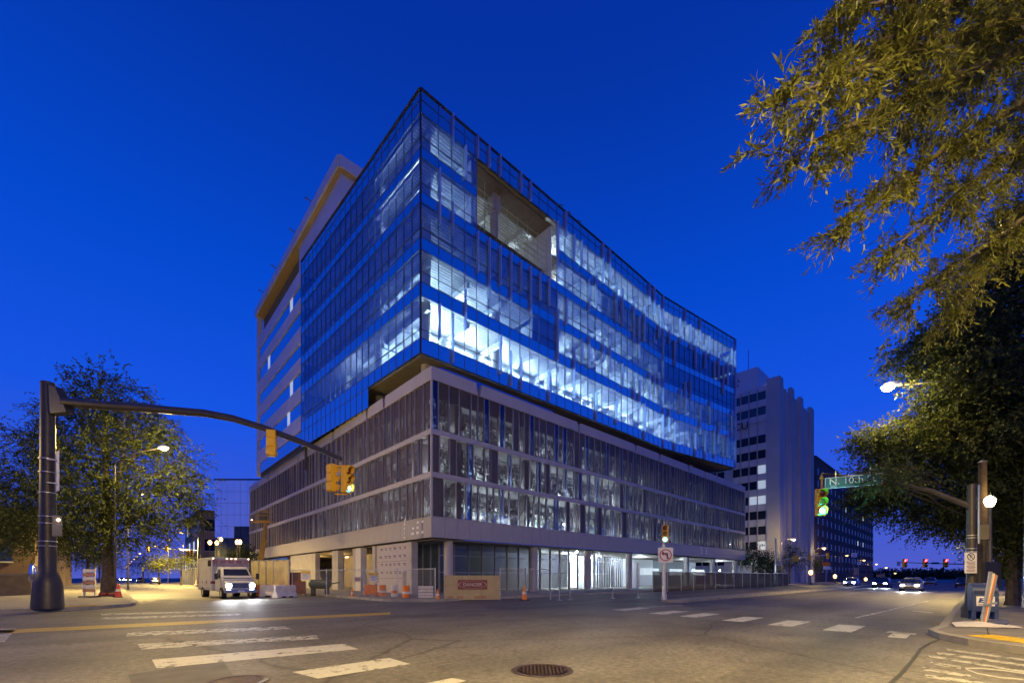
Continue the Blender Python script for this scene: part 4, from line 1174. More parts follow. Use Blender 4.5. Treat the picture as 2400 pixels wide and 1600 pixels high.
def uvw(v): return (v.x, v.y)
# lamp shining beside the near trees, lamp behind the big tree
pL = W(2085, 918, 21.0)
cobra((pL.x + 2.2, pL.y - 4.4), pL.z - .3, (-2.0, 4.1), 'bright cobra head street lamp beside the tree tops over the avenue', 420, far=False, glow=em('near_lamp_glow', (1, .86, .58), 70), lens=1.6)
pL = W(375, 1063, 29.5)
pB = WG(270, 30.6)
cobra((pB.x, pB.y), pL.z - .2, (pL.x - pB.x, pL.y - pB.y), 'street lamp shining through the crown of the big tree', 1500, pole_r=.07, pm=POLE, glow=E_WARM, lens=1.3)
pL = W(326, 1162, 46); pB = WG(300, 46.5)
cobra((pB.x, pB.y), pL.z - .3, (pL.x - pB.x, pL.y - pB.y), 'second street lamp half hidden in the low boughs of the big tree', 9000, spot=168, pole_r=.08, pm=POLE, glow=E_WARM, lens=1.2)
# the row up the side street
nm = ['nearest of the street lamps along the side street, against the brown brick building', 'second street lamp along the side street, over the distant signal arm', 'third street lamp along the side street, in the gap of blue sky']
for k, (px, py, Y) in enumerate([(427, 1251, 75), (397, 1266, 88), (367, 1281, 106)]):
    p = W(px, py, Y); cobra((p.x + 2.3, p.y + .3), p.z - .3, (-2.0, 0), nm[k], 8000 if k < 2 else 3000, spot=168, lens=1.7)
ORD = ['fourth', 'fifth', 'sixth', 'seventh', 'eighth', 'ninth', 'tenth', 'eleventh', 'last']
for k in range(9):
    Y = 165 * 1.16 ** k
    p = W(275 + 9300 / Y * .95, 1348 - 8300 / Y, Y); cobra((p.x + 2.3, p.y), max(5, p.z - .3), (-2.0, 0), 'tiny street lamp, ' + ORD[k] + ' in the row shrinking up the side street', 0, 'far street lamps of the side street', lens=2.0)
for px, py, Y, lb, pw in [(1861, 1265, 84, 'street lamp on a tall pole at the foot of the pale tower', 500), (1932, 1285, 112, 'street lamp in front of the brick hotel, above the tan sign', 400), (1985, 1302, 140, 'small street lamp near the white sign of the hotel block', 0), (2025, 1313, 165, 'small street lamp before the corner of the hotel block', 0),
                         (2077, 1330, 190, 'small street lamp in the blue gap of sky at the end of the avenue', 0), (2098, 1343, 240, 'smallest street lamp near the horizon of the avenue', 0), (2054, 1322, 180, 'whitish street lamp at the edge of the brick hotel', 0)]:
    p = W(px, py, Y); cobra((p.x - 1.6, p.y + 1.8), p.z - .4, (1.2, -1.5), lb, pw, 'street lamps along the far side of the avenue', lens=1.3 + Y / 130)
# lamps outside the view that light the crossing
cobra((-22.5, -32.5), 9.0, (2.2, 1.6), 'street lamp on the pavement corner behind the camera', 3000)
cobra((-19.5, -36.0), 9.0, (2.4, 2.4), 'added fill lamp behind the camera, built like a street lamp', 5800, spot=168)  # invented lamp, added to brighten the foreground road
cobra((-3.2, -34.5), 9.0, (-1.8, 2.4), 'street lamp on the side street south of the mail box corner', 700, spot=164)
cobra((-31.0, 8.5), 9.0, (1.2, -2.6), 'street lamp on the far pavement west of the signal pole', 1000)
cobra((32, -30.5), 9.5, (-.4, 2.6), 'street lamp along the near pavement of the avenue beyond the trees', 4200, spot=160)

def acorn(base, h, label, power=0, r=.23, glow=None, group='acorn globe lamps', z0=.14):
    t = thing('post_lamp', label, 'street lamp', (base[0], base[1], z0), group=group)
    MB().lathe([(.2, 0), (.2, .25), (.12, .35), (.09, .9), (.06, 1.0), (.05, h - r * 2.1)], n=12).build('post', POLE, t, True)
    MB().lathe([(.06, 0), (r * .62, .03), (r, r * 1.2), (r * .95, r * 1.7), (r * .6, r * 2.2), (r * .2, r * 2.5), (.02, r * 2.55)], n=16).build('globe', glow or E_WARM, t, True, loc=(0, 0, h - r * 2.4))
    MB().lathe([(.05, 0), (.02, .12), (.005, .2)], n=8).build('finial', POLE, t, loc=(0, 0, h - r * .25))
    if power: lamp('bulb', t, (.5, -.4, h + .1), power, LIGHTCOL, .2)
    return t
p = W(2320, 1175, 15.2)
acorn((p.x, p.y), p.z + .05, 'acorn globe lamp glowing under the trees next to the black signal pole', 45, .155, em('globe_glow', (1, .80, .50), 16))
for px, py, Y, lb in [(492, 1268, 62, 'globe lamp on a thin post in front of the brick building'), (508, 1269, 66, 'globe lamp between its two neighbours before the glass block'), (518, 1261, 70, 'highest of the globe lamps in front of the glass block'), (556, 1267, 60, 'one globe of the pair beside the podium end'), (562, 1267, 61, 'outer globe of the pair touching the podium end')]:
    p = W(px, py, Y); acorn((p.x, p.y), p.z, lb, 500 if px in (508, 556) else 0, .26, E_FAR)
for px, py, Y, lb in [(1900, 1339, 78, 'globe lamp nearest the podium end'), (1957, 1348, 105, 'globe lamp below the hotel sign'), (1998, 1354, 130, 'small globe lamp in front of the hotel wall'), (2029, 1358, 150, 'tiny globe lamp at the far corner of the hotel'), (2058, 1361, 170, 'tiniest globe lamp past the hotel corner')]:
    p = W(px, py, Y); acorn((p.x, p.y), max(1.2, p.z + .1), lb, 260 if Y < 110 else 0, .2 + Y / 600, E_FAR)

# ------------------------------------------------------------------ traffic signals
def head(lit, name='traffic_signal', lens_on=None):
    t = thing(name, 'yellow traffic signal', 'traffic signal', (0, 0, 0))
    MB().box(-.17, .0, -.53, .17, .2, .53).build('housing', YELS, t, bevel=.02)
    MB().box(-.14, .2, -.5, .14, .24, -.2).box(-.14, .2, -.15, .14, .24, .15).box(-.14, .2, .2, .14, .24, .5).build('door', YELS, t, bevel=.015)
    for k, (z, c) in enumerate(((.35, 'r'), (0, 'a'), (-.35, 'g'))):
        on = (c == lit)
        m = (E_GRN if c == 'g' else E_RED) if on else mat('dark_lens_' + c, {'r': (.10, .01, .01), 'a': (.12, .07, .01), 'g': (.01, .07, .06)}[c], .25, var=0)
        MB().lathe([(.145, 0), (.13, .03), (.08, .05), (.01, .055)], n=16).build('lens', m, t, True, loc=(0, 0, z)).rotation_euler = (rad(90), 0, 0)
        if on and c == 'g': MB().lathe([(.085, .05), (.06, .062), (.01, .066)], n=14).build('lamp_core', E_GCORE, t, True, loc=(0, 0, z)).rotation_euler = (rad(90), 0, 0)
        v = MB(); n = 14
        vs = []; fs = []
        for i in range(n + 1):
            a = rad(-40) + rad(260) * i / n
            for y, r in ((0, .155), (-.24, .155), (-.24, .165), (0, .165)):
                dz = 0
                vs.append((r * math.cos(a), y * (.55 + .45 * max(0, math.sin(a))), z + r * math.sin(a)))
        for i in range(n):
            for j in range(4):
                fs.append((i * 4 + j, i * 4 + (j + 1) % 4, (i + 1) * 4 + (j + 1) % 4, (i + 1) * 4 + j))
        v.add(vs, fs); v.build('visor', YELS, t, True)
    return t
GH = head('g'); RH = head('r'); OH = head(None)
used = set()
def place_head(proto, loc, rz, label, group=None, s=1.0):
    o = proto if proto.name not in used else dup(proto, (0, 0, 0))
    used.add(proto.name); o.location = loc; o.rotation_euler = (0, 0, rz); o['label'] = label
    if group: o['group'] = group
    elif 'group' in o.keys(): del o['group']
    if s != 1: o.scale = (s, s, s)
    return o
def face(px, Y, toward):
    return toward
# mast arm on the far pavement corner
pb = WG(112, 18.9); pb.z = .14
t = thing('signal_pole', 'tall dark tapered signal pole with a long curved mast arm reaching over the crossing', 'signal pole', tuple(pb))
zt = W(0, 900, 18.9).z - .14
MB().lathe([(.52, 0), (.52, .15), (.48, 1.1), (.38, 1.45), (.30, 1.6), (.285, 2.4), (.235, zt)], n=18).build('shaft', POLE, t, True)
MB().lathe([(.25, 0), (.25, .06), (.1, .12), (.02, .14)], n=18).build('cap', POLE, t, True, loc=(0, 0, zt))
apx = [(150, 942, 18.7), (250, 950, 18.55), (330, 955, 18.4), (405, 962, 18.2), (480, 968, 18.0), (545, 980, 17.8), (620, 1003, 17.55), (700, 1033, 17.2), (760, 1058, 17.0), (799, 1076, 16.85)]
MB().tube(px3(apx), [.20 - .012 * i for i in range(len(apx))], 10).build('mast_arm', POLE, t, True, world=True)
q0 = W(113, 905, 18.9); q1 = W(163, 945, 18.65); q1.z = q0.z - .1
dv = (W(163, 945, 18.65) - W(113, 945, 18.9)).normalized(); nv = Vector((-dv.y, dv.x, 0)) * .17
A_, B_, C_, D_ = W(118, 902, 18.9), W(140, 908, 18.78), W(168, 968, 18.65), W(122, 972, 18.9)
MB().add([A_ - nv, B_ - nv, C_ - nv, D_ - nv, A_ + nv, B_ + nv, C_ + nv, D_ + nv], [(0, 1, 2, 3), (7, 6, 5, 4), (0, 4, 5, 1), (1, 5, 6, 2), (2, 6, 7, 3), (3, 7, 4, 0)]).build('arm_bracket', POLE, t, world=True, bevel=.03)
for py in (1076, 1107, 1155, 1210, 1226, 1268, 1279):
    z = W(0, py, 18.9).z - .14; MB().lathe([(.285, -.018), (.30, -.018), (.30, .018), (.285, .018)], n=18).build('strap', GALV, t, True, loc=(0, 0, z))
MB().box(-.05, -.32, 2.2, .05, -.27, 2.9).build('hand_hole', POLE, t)
sg = W(134, 1105, 18.7)
s_ = thing('sign', 'white regulatory sign seen edge on, strapped to the tall signal pole', 'sign', tuple(sg))
MB().box(-.02, -.38, -.85, .02, .38, .85).build('plate', SIGNW, s_); s_.rotation_euler = (0, 0, math.atan2(sg.y - CV, sg.x - CU) - rad(90) + rad(7))
MB().bar((0, 0, .5), (-.3, .1, .5), .04).bar((0, 0, -.5), (-.3, .1, -.5), .04).build('bracket', GALV, s_)
pc = W(134, 1232, 18.6)
s_ = thing('pedestrian_signal', 'small pedestrian signal box with a bright lamp on the tall signal pole', 'pedestrian signal', tuple(pc))
MB().box(-.14, -.18, -.45, .14, .18, .45).build('housing', mat('grey_housing', (.2, .19, .17), .5), s_, bevel=.02)
MB().lathe([(.01, -.07), (.07, 0), (.01, .07)], n=10).build('lens', E_AMB, s_, loc=(.05, -.2, .25))
# heads hanging from it
place_head(OH, W(638, 1040, 17.4), rad(150), 'yellow signal head with two faces hung at the middle of the mast arm')
place_head(OH, W(782, 1121, 16.9), rad(110), 'closed back of the yellow signal at the tip of the mast arm')
hd = place_head(GH, W(816, 1123, 16.8), rad(28), 'yellow signal at the arm tip showing its green lens and three visors sideways')
t = thing('signal_hanger', 'chain link hanger holding the two signals at the mast arm tip', 'bracket', tuple(W(797, 1080, 16.9)))
for k in range(4): MB().lathe([(.03, -.06), (.055, 0), (.03, .06)], n=8).build('link', GALV, t, loc=(0, 0, -.08 - k * .11))
a, b = W(768, 1092, 16.9), W(822, 1092, 16.8)
MB().bar(a, b, .07).bar(W(785, 1157, 16.9), W(812, 1158, 16.8), .05).build('cross_bar', YELS, t, world=True)
# signal on the median with its turn sign
mp_ = WG(1556, 26.0); mp_.z = .16
t = thing('signal_post', 'grey signal post on the median nose in front of the podium', 'signal pole', tuple(mp_))
MB().lathe([(.17, 0), (.16, .3), (.12, .4), (.115, 3.3)], n=12).build('post', GALV, t, True)
MB().lathe([(.05, 3.3), (.045, 4.7)], n=10).build('riser', GALV, t, True)
MB().box(.06, -.05, .1, .12, .05, 3.3).build('conduit', GALV, t)
z = W(0, 1253, 26).z
g1 = place_head(GH, W(1559, 1250, 25.9), -ANG + rad(-28), 'green signal on the median post above the white turn sign')
sgn = thing('turn_sign', 'square white sign with a crossed out left turn arrow in a red ring', 'sign', tuple(W(1560, 1300, 25.8))); sgn.rotation_euler = (0, 0, -ANG + rad(-6))
hs = .43
MB().box(-hs, -.01, -hs * 1.04, hs, .01, hs * 1.04).build('plate', SIGNW, sgn, bevel=.004)
def ring(r0, r1, n=32, y=-.016):
    v = []; f = []
    for i in range(n):
        a = 2 * PI * i / n
        v += [(r0 * math.cos(a), y, r0 * math.sin(a)), (r1 * math.cos(a), y, r1 * math.sin(a)), (r0 * math.cos(a), y + .005, r0 * math.sin(a)), (r1 * math.cos(a), y + .005, r1 * math.sin(a))]
    for i in range(n):
        j = (i + 1) % n
        f += [(i * 4, i * 4 + 1, j * 4 + 1, j * 4), (i * 4 + 1, i * 4 + 3, j * 4 + 3, j * 4 + 1), (i * 4 + 2, i * 4, j * 4, j * 4 + 2)]
    return v, f
m = MB(); m.add(*ring(.30, .355)); m.obox((0, -.0165, 0), .31, .003, .027, (0, rad(45), 0)); m.build('red_ring', SIGNR, sgn)
arr = MB()
arr.box(.06, -.0135, -.24, .14, -.011, .12).box(-.1, -.0135, .05, .06, -.011, .13)
arr.add([(-.1, -.0135, .21), (-.1, -.0135, -.03), (-.25, -.0135, .09)], [(0, 2, 1)])
arr.build('turn_arrow', SIGNB, sgn)
# near signal with the street name sign
bp_ = WG(2277, 14.6); bp_.z = .14
t = thing('signal_pole', 'black banded signal pole behind the blue mail box with an arm hidden in the leaves', 'signal pole', tuple(bp_))
MB().lathe([(.27, 0), (.27, .3), (.17, .5), (.135, 1.2), (.115, 4.5)], n=16).build('shaft', POLE, t, True)
for py in (1254, 1260, 1285, 1292):
    z = W(0, py, 14.6).z - .14; MB().lathe([(.12, -.012), (.138, -.012), (.138, .012), (.12, .012)], n=16).build('strap', GALV, t, True, loc=(0, 0, z))
MB().tube([(bp_.x, bp_.y, W(2270, 1188, 14.6).z), W(2180, 1150, 15.3), W(2050, 1122, 16.2), W(1925, 1110, 17.0)], [.11, .09, .07, .05], 8).build('mast_arm', POLE, t, True, world=True)
MB().box(-.1, -.42, 2.6, .25, -.15, 3.1).build('control_box', POLE, t, bevel=.02)
for dx in (-.1, .08): MB().tube([(dx, -.17, 2.5), (dx, -.17, 4.45)], .03, 6).build('conduit', GALV, t, True)
gh = place_head(GH, W(1926, 1176, 16.9), -ANG + rad(-10), 'large green signal under the street name sign on the near arm')
lamp('green_glow', gh, (0, -.7, -.35), 55, (.0, .8, 1), .1)
p = W(1926, 1128, 16.95); t2 = thing('signal_hanger', 'short hanger between the near arm and the large green signal', 'bracket', tuple(p))
MB().bar((0, 0, .28), (0, 0, -.3), .06).box(-.12, -.05, .1, .12, .05, .16).build('stem', YELS, t2)
a, b = W(1933, 1134, 16.75), W(2068, 1120, 15.9)
mid = (a + b) / 2; dd = (b - a); sn = thing('street_sign', 'long green street name sign for N. 10th St hanging among the leaves', 'sign', tuple(mid)); sn.rotation_euler = (0, 0, math.atan2(dd.y, dd.x))
Ls = Vector((dd.x, dd.y, 0)).length
MB().box(-Ls / 2, -.015, -.21, Ls / 2, .015, .21).build('plate', SIGNG, sn, bevel=.006)
fr = MB()
for z in (-.2, .2): fr.box(-Ls / 2, -.02, z - .012, Ls / 2, -.0155, z + .012)
for x in (-Ls / 2 + .012, Ls / 2 - .012): fr.box(x - .012, -.02, -.188, x + .012, -.0155, .188)
fr.build('border', SIGNW, sn)
put_text('N. 10th St', .34, SIGNW, sn, (-Ls / 2 + .13, -.018, .035), (rad(90), 0, 0), .002, 'LEFT')
put_text('300', .14, SIGNW, sn, (-Ls / 2 + .16, -.018, -.14), (rad(90), 0, 0), .002, 'LEFT')
MB().bar((-Ls * .3, 0, .21), (-Ls * .3, 0, .45), .03).bar((Ls * .3, 0, .21), (Ls * .3, 0, .45), .03).build('hanger', GALV, sn)
# no parking sign on that pole
ns = thing('parking_sign', 'white no parking sign with lines of small print on the black signal pole', 'sign', tuple(W(2275, 1318, 14.3))); ns.rotation_euler = (0, 0, -ANG)
MB().box(-.20, -.008, -.345, .20, .008, .345).build('plate', SIGNW, ns, bevel=.004)
m = MB(); v_, f_ = ring(.10, .125, 28, -.014); m.add([(x, y, z + .2) for x, y, z in v_], f_); m.obox((0, -.0145, .2), .11, .002, .012, (0, rad(45), 0)); m.build('ring', SIGNB, ns)
put_text('P', .19, SIGNB, ns, (0, -.0105, .2), (rad(90), 0, 0), .001)
m = MB()
for k in range(8): m.box(-.15 + .02 * (k % 3), -.011, .02 - k * .045, .15 - .02 * (k % 2), -.0085, .038 - k * .045)
m.build('print_line', mat('dark_red_print', (.14, .03, .03), .6, var=0), ns)

# far signals
FG = 'distant yellow signals of the avenue'
pA = WG(1818, 76)
t = thing('signal_pole', 'distant signal pole with a curved arm in front of the pale tower', 'signal pole', (pA.x, pA.y, .1))
MB().tube([(0, 0, 0), (0, 0, W(0, 1262, 76).z)], [.2, .12], 8).build('shaft', GALV, t, True)
MB().tube([W(1820, 1322, 76), W(1835, 1312, 76), W(1860, 1306, 76), W(1900, 1302, 76), W(1940, 1300, 76)], [.14, .13, .11, .09, .07], 7).build('mast_arm', GALV, t, True, world=True)
MB().tube([W(1820, 1325, 76), W(1850, 1313, 76), W(1885, 1306, 76)], .06, 6).build('brace', GALV, t, True, world=True)
for px, lb in ((1861, 'yellow signal nearest the pole on the distant arm'), (1868, 'yellow signal paired beside the first on the distant arm'), (1897, 'yellow signal at the middle of the distant arm'), (1940, 'yellow signal at the tip of the distant arm')):
    place_head(OH, W(px, 1308 if px < 1880 else (1305 if px < 1920 else 1302), 75.5), -ANG + rad(160), lb)
pA = WG(466, 74)
t = thing('signal_pole', 'distant signal pole up the side street with a straight arm', 'signal pole', (pA.x, pA.y, .1))
MB().tube([(0, 0, 0), (0, 0, W(0, 1256, 74).z)], [.18, .08], 8).build('shaft', POLE, t, True)
MB().tube([W(466, 1291, 74), W(420, 1287, 74), W(335, 1281, 74)], [.1, .08, .05], 7).build('mast_arm', GALV, t, True, world=True)
for px, py, lb in ((346, 1286, 'yellow signal at the tip of the straight arm up the side street'), (391, 1285, 'yellow signal at the middle of the straight arm'), (441, 1295, 'yellow signal nearest the pole of the straight arm'), (449, 1295, 'yellow signal turned beside the one nearest the pole')):
    place_head(OH, W(px, py, 73.5), -ANG + rad(20), lb)
pA = WG(2282, 106)
t = thing('signal_pole', 'far signal pole whose long arm carries three red lights', 'signal pole', (pA.x, pA.y, .1))
MB().tube([(0, 0, 0), (0, 0, 7)], [.2, .12], 8).build('shaft', POLE, t, True)
MB().tube([W(2282, 1322, 106), W(2200, 1320, 106), W(2105, 1317, 106)], [.14, .11, .07], 7).build('mast_arm', POLE, t, True, world=True)
for px, lb in ((2121, 'red signal at the tip of the far arm'), (2169, 'red signal at the middle of the far arm'), (2217, 'red signal nearest the pole on the far arm')):
    place_head(RH, W(px, 1319, 105), -ANG, lb, s=2.0)
s_ = thing('street_sign', 'tiny street name board between two far red signals', 'sign', tuple(W(2192, 1319, 105))); s_.rotation_euler = (0, 0, -ANG)
MB().box(-.9, -.02, -.25, .9, .02, .25).build('plate', SIGNG, s_)
s_ = thing('lane_sign', 'small white lane sign beside the far red signal at the arm tip', 'sign', tuple(W(2106, 1320, 105))); s_.rotation_euler = (0, 0, -ANG)
MB().box(-.45, -.02, -.5, .45, .02, .5).build('plate', SIGNW, s_)
for px, py, w, h, c, lb in [(1936, 1321, 18, 9, ORANGE, 'orange construction board'), (1938, 1330, 17, 8, SIGNW, 'white construction board under the orange one'), (2002, 1300, 14, 10, SIGNW, 'white route sign hanging before the brick hotel'), (2013, 1319, 9, 8, SIGNW, 'small white sign below the route sign'), (2007, 1338, 9, 17, mat('tan_banner', (.5, .33, .2), .7), 'tan banner on a pole before the hotel'), (2064, 1348, 20, 6, mat('tan_sign', (.45, .3, .12), .7), 'wide tan overhead sign at the end of the avenue')]:
    Yk = 95; s_ = thing('street_sign', lb + ', far along the avenue', 'sign', tuple(W(px, py, Yk))); s_.rotation_euler = (0, 0, -ANG)
    k = Yk / FOC / 2
    MB().box(-w * k, -.03, -h * k, w * k, .03, h * k).build('plate', c, s_); MB().box(-.05, .04, -W(px, py, Yk).z, .05, .1, h * k).build('post', GALV, s_)

# ------------------------------------------------------------------ the mail box corner
mbp = G(2303, 1462); mbp.z = .14
BLUE = mat('mailbox_blue', (.025, .045, .14), .4, .1, var=.12, scale=4)
t = thing('mail_box', 'blue rounded mail box with a white eagle emblem sticker on the corner pavement', 'mail box', tuple(mbp), -ANG - rad(36))
prof = [(-.30, .28), (.30, .28), (.30, .88)] + [(.30 * math.cos(rad(a)), .88 + .30 * math.sin(rad(a))) for a in range(12, 180, 12)] + [(-.30, .88)]
MB().ext([(y, z) for y, z in prof], -.29, .29, 'x').build('body', BLUE, t, bevel=.012)
for x in (-.245, .245):
    for y in (-.24, .24): MB().box(x - .045, y - .045, 0, x + .045, y + .045, .28).build('leg', BLUE, t)
MB().box(-.25, -.33, .86, .25, -.285, .95).build('chute_handle', mat('mailbox_dark', (.015, .025, .08), .4), t, bevel=.01)
st = MB().box(-.20, -.312, .46, .20, -.302, .76).build('sticker', SIGNW, t)
m = MB()
m.add([(-.16, -.316, .56), (.13, -.316, .56), (.165, -.316, .71), (-.125, -.316, .71)], [(0, 1, 2, 3)]).build('emblem_field', mat('emblem_blue', (.015, .03, .22), .5, var=0), st)
m = MB(); m.add([(-.10, -.319, .685), (.02, -.319, .695), (.12, -.319, .66), (.05, -.319, .635), (-.13, -.319, .575), (-.02, -.319, .645)], [(0, 1, 5), (1, 2, 3, 5), (3, 4, 5)]).build('emblem_eagle', SIGNW, st)
m = MB()
for k in range(2): m.box(-.15, -.316, .51 - k * .028, .13, -.313, .52 - k * .028)
m.build('print_line', SIGNB, st)
# utility pole and dark cabinet
up = WG(2303, 15.9); up.z = .14
t = thing('utility_pole', 'brown wooden utility pole behind the black banded signal pole', 'utility pole', tuple(up))
MB().tube([(0, 0, 0), (0, 0, 3), (0, 0, 5.6)], [.15, .13, .11], 12).build('shaft', mat('brown_pole_wood', (.075, .05, .028), .85, var=.3, scale=5, bump=.3), t, True)  # brown of the timber itself
MB().lathe([(.15, 5.6), (.02, 5.68)], n=12).build('pole_cap', GALV, t)
cb = WG(2322, 14.2); cb.z = .14
t = thing('covered_sign', 'portable road sign wrapped in black plastic behind the leaning poles', 'covered sign', tuple(cb), -ANG + rad(4))
pr = [(-.33, .72), (-.12, .62), (.20, .80), (.33, 1.05), (.31, 1.86), (-.27, 1.88), (-.30, 1.2)]
MB().ext(pr, -.05, .06, 'y').build('cover', mat('black_plastic', (.012, .012, .013), .5, var=.3, bump=.3), t, bevel=.03)
for x in (-.2, .22): MB().bar((x, .1, 0), (x * .5, 0, 1.0), .05).build('stand_leg', GALV, t)
# folded sign stand on a pale sheet held by sandbags
fs = G(2292, 1480); fs.z = .14
t = thing('folded_sign', 'folded construction sign with leaning striped legs standing on a pale sheet', 'folded sign', tuple(fs), -ANG)
k = 11.9 / FOC
def LL(px, z, y=0): return ((px - 2292) * k, y, z)
for a, b, w, mm in [(2305, 2312, .06, GALV), (2311, 2318, .05, WPLAST), (2307, 2322, .035, ORANGE), (2314, 2325, .045, GALV)]:
    MB().bar(LL(a, .02, .05), LL(b, 1.52 - .06 * (b - 2311) / 8, -.1), w, .05, 0).build('leg', mm, t)
MB().bar(LL(2302, .6, -.05), LL(2330, .66, -.05), .05).build('strut', GALV, t)
sh = MB(); P = [LL(2235, .012, -.05), LL(2262, .07, .35), LL(2300, .09, .45), LL(2340, .05, .4), LL(2382, .012, .0), LL(2360, .014, -.35), LL(2310, .02, -.32), LL(2268, .015, -.2), LL(2300, .13, .05)]
sh.add(P, [(0, 1, 8), (1, 2, 8), (2, 3, 8), (3, 4, 8), (4, 5, 8), (5, 6, 8), (6, 7, 8), (7, 0, 8)])
struct_sheet = sh.build('ground_sheet', mat('pale_sheet', (.58, .55, .56), .6, var=.1), t)
sd_ = struct_sheet.modifiers.new('thick', 'SOLIDIFY'); sd_.thickness = .02
def bag(px, y, c, lb, s=1.0):
    p = fs + Vector((0, 0, 0)); q = Matrix.Rotation(-ANG, 4, 'Z') @ Vector(LL(px, 0.05, y))
    o = MB()
    vs = []; n = 12; r = 7
    for j in range(r + 1):
        a = PI * j / r
        for i in range(n):
            b = 2 * PI * i / n
            vs.append((.26 * s * math.sin(a) * math.cos(b) * (1 + .1 * math.sin(3 * b)), .16 * s * math.sin(a) * math.sin(b), .08 * s * math.cos(a) * (1 + .2 * math.cos(2 * b)) + .08))
    fsx = [(j * n + i, j * n + (i + 1) % n, (j + 1) * n + (i + 1) % n, (j + 1) * n + i) for j in range(r) for i in range(n)]
    o.add(vs, fsx); ob = o.build('sandbag', c, None, True, loc=tuple(p + q)); ob.rotation_euler = (0, 0, -ANG + random.uniform(-.5, .5)); tag(ob, lb, 'sandbag', 'sandbags on the pale sheet')
bag(2334, -.05, mat('bag_blue', (.06, .07, .16), .7, var=.3), 'dark blue sandbag lying on the pale sheet')
bag(2328, .22, mat('bag_tan', (.30, .21, .10), .8, var=.3), 'tan sandbag behind the dark blue one')
# parking meter, cone and notice board on the far corner
pm_ = WG(77, 19.6); pm_.z = .14
t = thing('parking_meter', 'parking pay post with a silver head beside the tall signal pole', 'parking meter', tuple(pm_))
MB().cyl((0, 0, 0), (0, 0, 1.15), .045).build('post', GALV, t, True)
MB().lathe([(.05, 1.1), (.13, 1.2), (.15, 1.55), (.11, 1.9), (.02, 1.97)], n=14).build('meter_head', CHROME, t, True)
nb_ = WG(210, 29.5); nb_.z = .14
t = thing('barricade', 'tall striped vertical panel barricade on the far pavement corner', 'barricade', tuple(nb_), -ANG)
for x in (-.36, .36): MB().box(x - .04, -.04, 0, x + .04, .04, 1.95).build('post', WPLAST, t)
for k_ in range(6):
    MB().box(-.42, -.07, .35 + k_ * .27, .42, -.04, .56 + k_ * .27).build('board', (WPLAST if k_ % 2 else mat('faded_orange', (.42, .22, .12), .7)), t)
MB().box(-.5, -.3, 0, .5, .3, .08).build('foot', TYRE, t)
def cone(p, label, s=1.0, m=None):
    t = thing('traffic_cone', label, 'traffic cone', tuple(p), group='traffic cones')
    MB().box(-.18 * s, -.18 * s, 0, .18 * s, .18 * s, .03 * s).build('base', TYRE, t)
    MB().lathe([(.14 * s, .03 * s), (.10 * s, .3 * s), (.085 * s, .4 * s), (.05 * s, .62 * s), (.02 * s, .72 * s)], n=14).build('cone_body', m or ORANGE, t, True)
    MB().lathe([(.105 * s, .3 * s), (.088 * s, .42 * s)], n=14).build('collar', WPLAST, t, True)
    return t
c_ = WG(277, 29.2); c_.z = .14; cone(c_, 'slim red cone at the kerb next to the big tree trunk', 1.35, mat('cone_red', (.5, .06, .04), .6))
cone(WG(1229, 28.3), 'tall orange cone standing before the fence right of the danger board', 1.35)
cone(WG(1026, 27.4), 'orange cone at the left end of the danger board', 1.1)
cone(WG(826, 31), 'orange cone beside the concrete wall fence', 1.0)
for px, y, lb in ((245, 30.9, 'dark red sandbag leaning on the trunk foot'), (268, 30.6, 'second dark red sandbag beside the slim cone')):
    p = WG(px, y); o = MB().lathe([(.05, 0), (.3, .06), (.32, .16), (.2, .27), (.03, .3)], n=12).build('sandbag', mat('bag_red', (.16, .03, .03), .8, var=.3), None, True, loc=(p.x, p.y, .14)); tag(o, lb, 'sandbag', 'dark red sandbags')

# ------------------------------------------------------------------ construction fence, barriers, boards
CHAIN = bpy.data.materials.new('chain_mesh'); CHAIN.use_nodes = True
def _chain(m, fill, col, scale=9):
    n = m.node_tree; b = n.nodes['Principled BSDF']; b.inputs['Base Color'].default_value = (*col, 1); b.inputs['Metallic'].default_value = .5; b.inputs['Roughness'].default_value = .5
    tr = n.nodes.new('ShaderNodeBsdfTransparent'); mx = n.nodes.new('ShaderNodeMixShader'); mx.inputs[0].default_value = fill
    link(n, tr.outputs[0], mx.inputs[1]); link(n, b.outputs[0], mx.inputs[2]); link(n, mx.outputs[0], n.nodes['Material Output'].inputs[0])
_chain(CHAIN, .16, (.32, .31, .30))
SCREEN = bpy.data.materials.new('fence_screen'); SCREEN.use_nodes = True; _chain(SCREEN, .85, (.075, .055, .045)); SCREEN.node_tree.nodes['Principled BSDF'].inputs['Metallic'].default_value = 0; SCREEN.node_tree.nodes['Principled BSDF'].inputs['Roughness'].default_value = 1; SCREEN.node_tree.nodes['Principled BSDF'].inputs['Specular IOR Level'].default_value = .03
SCREENG = bpy.data.materials.new('grey_fence_screen'); SCREENG.use_nodes = True; _chain(SCREENG, .85, (.19, .18, .16))
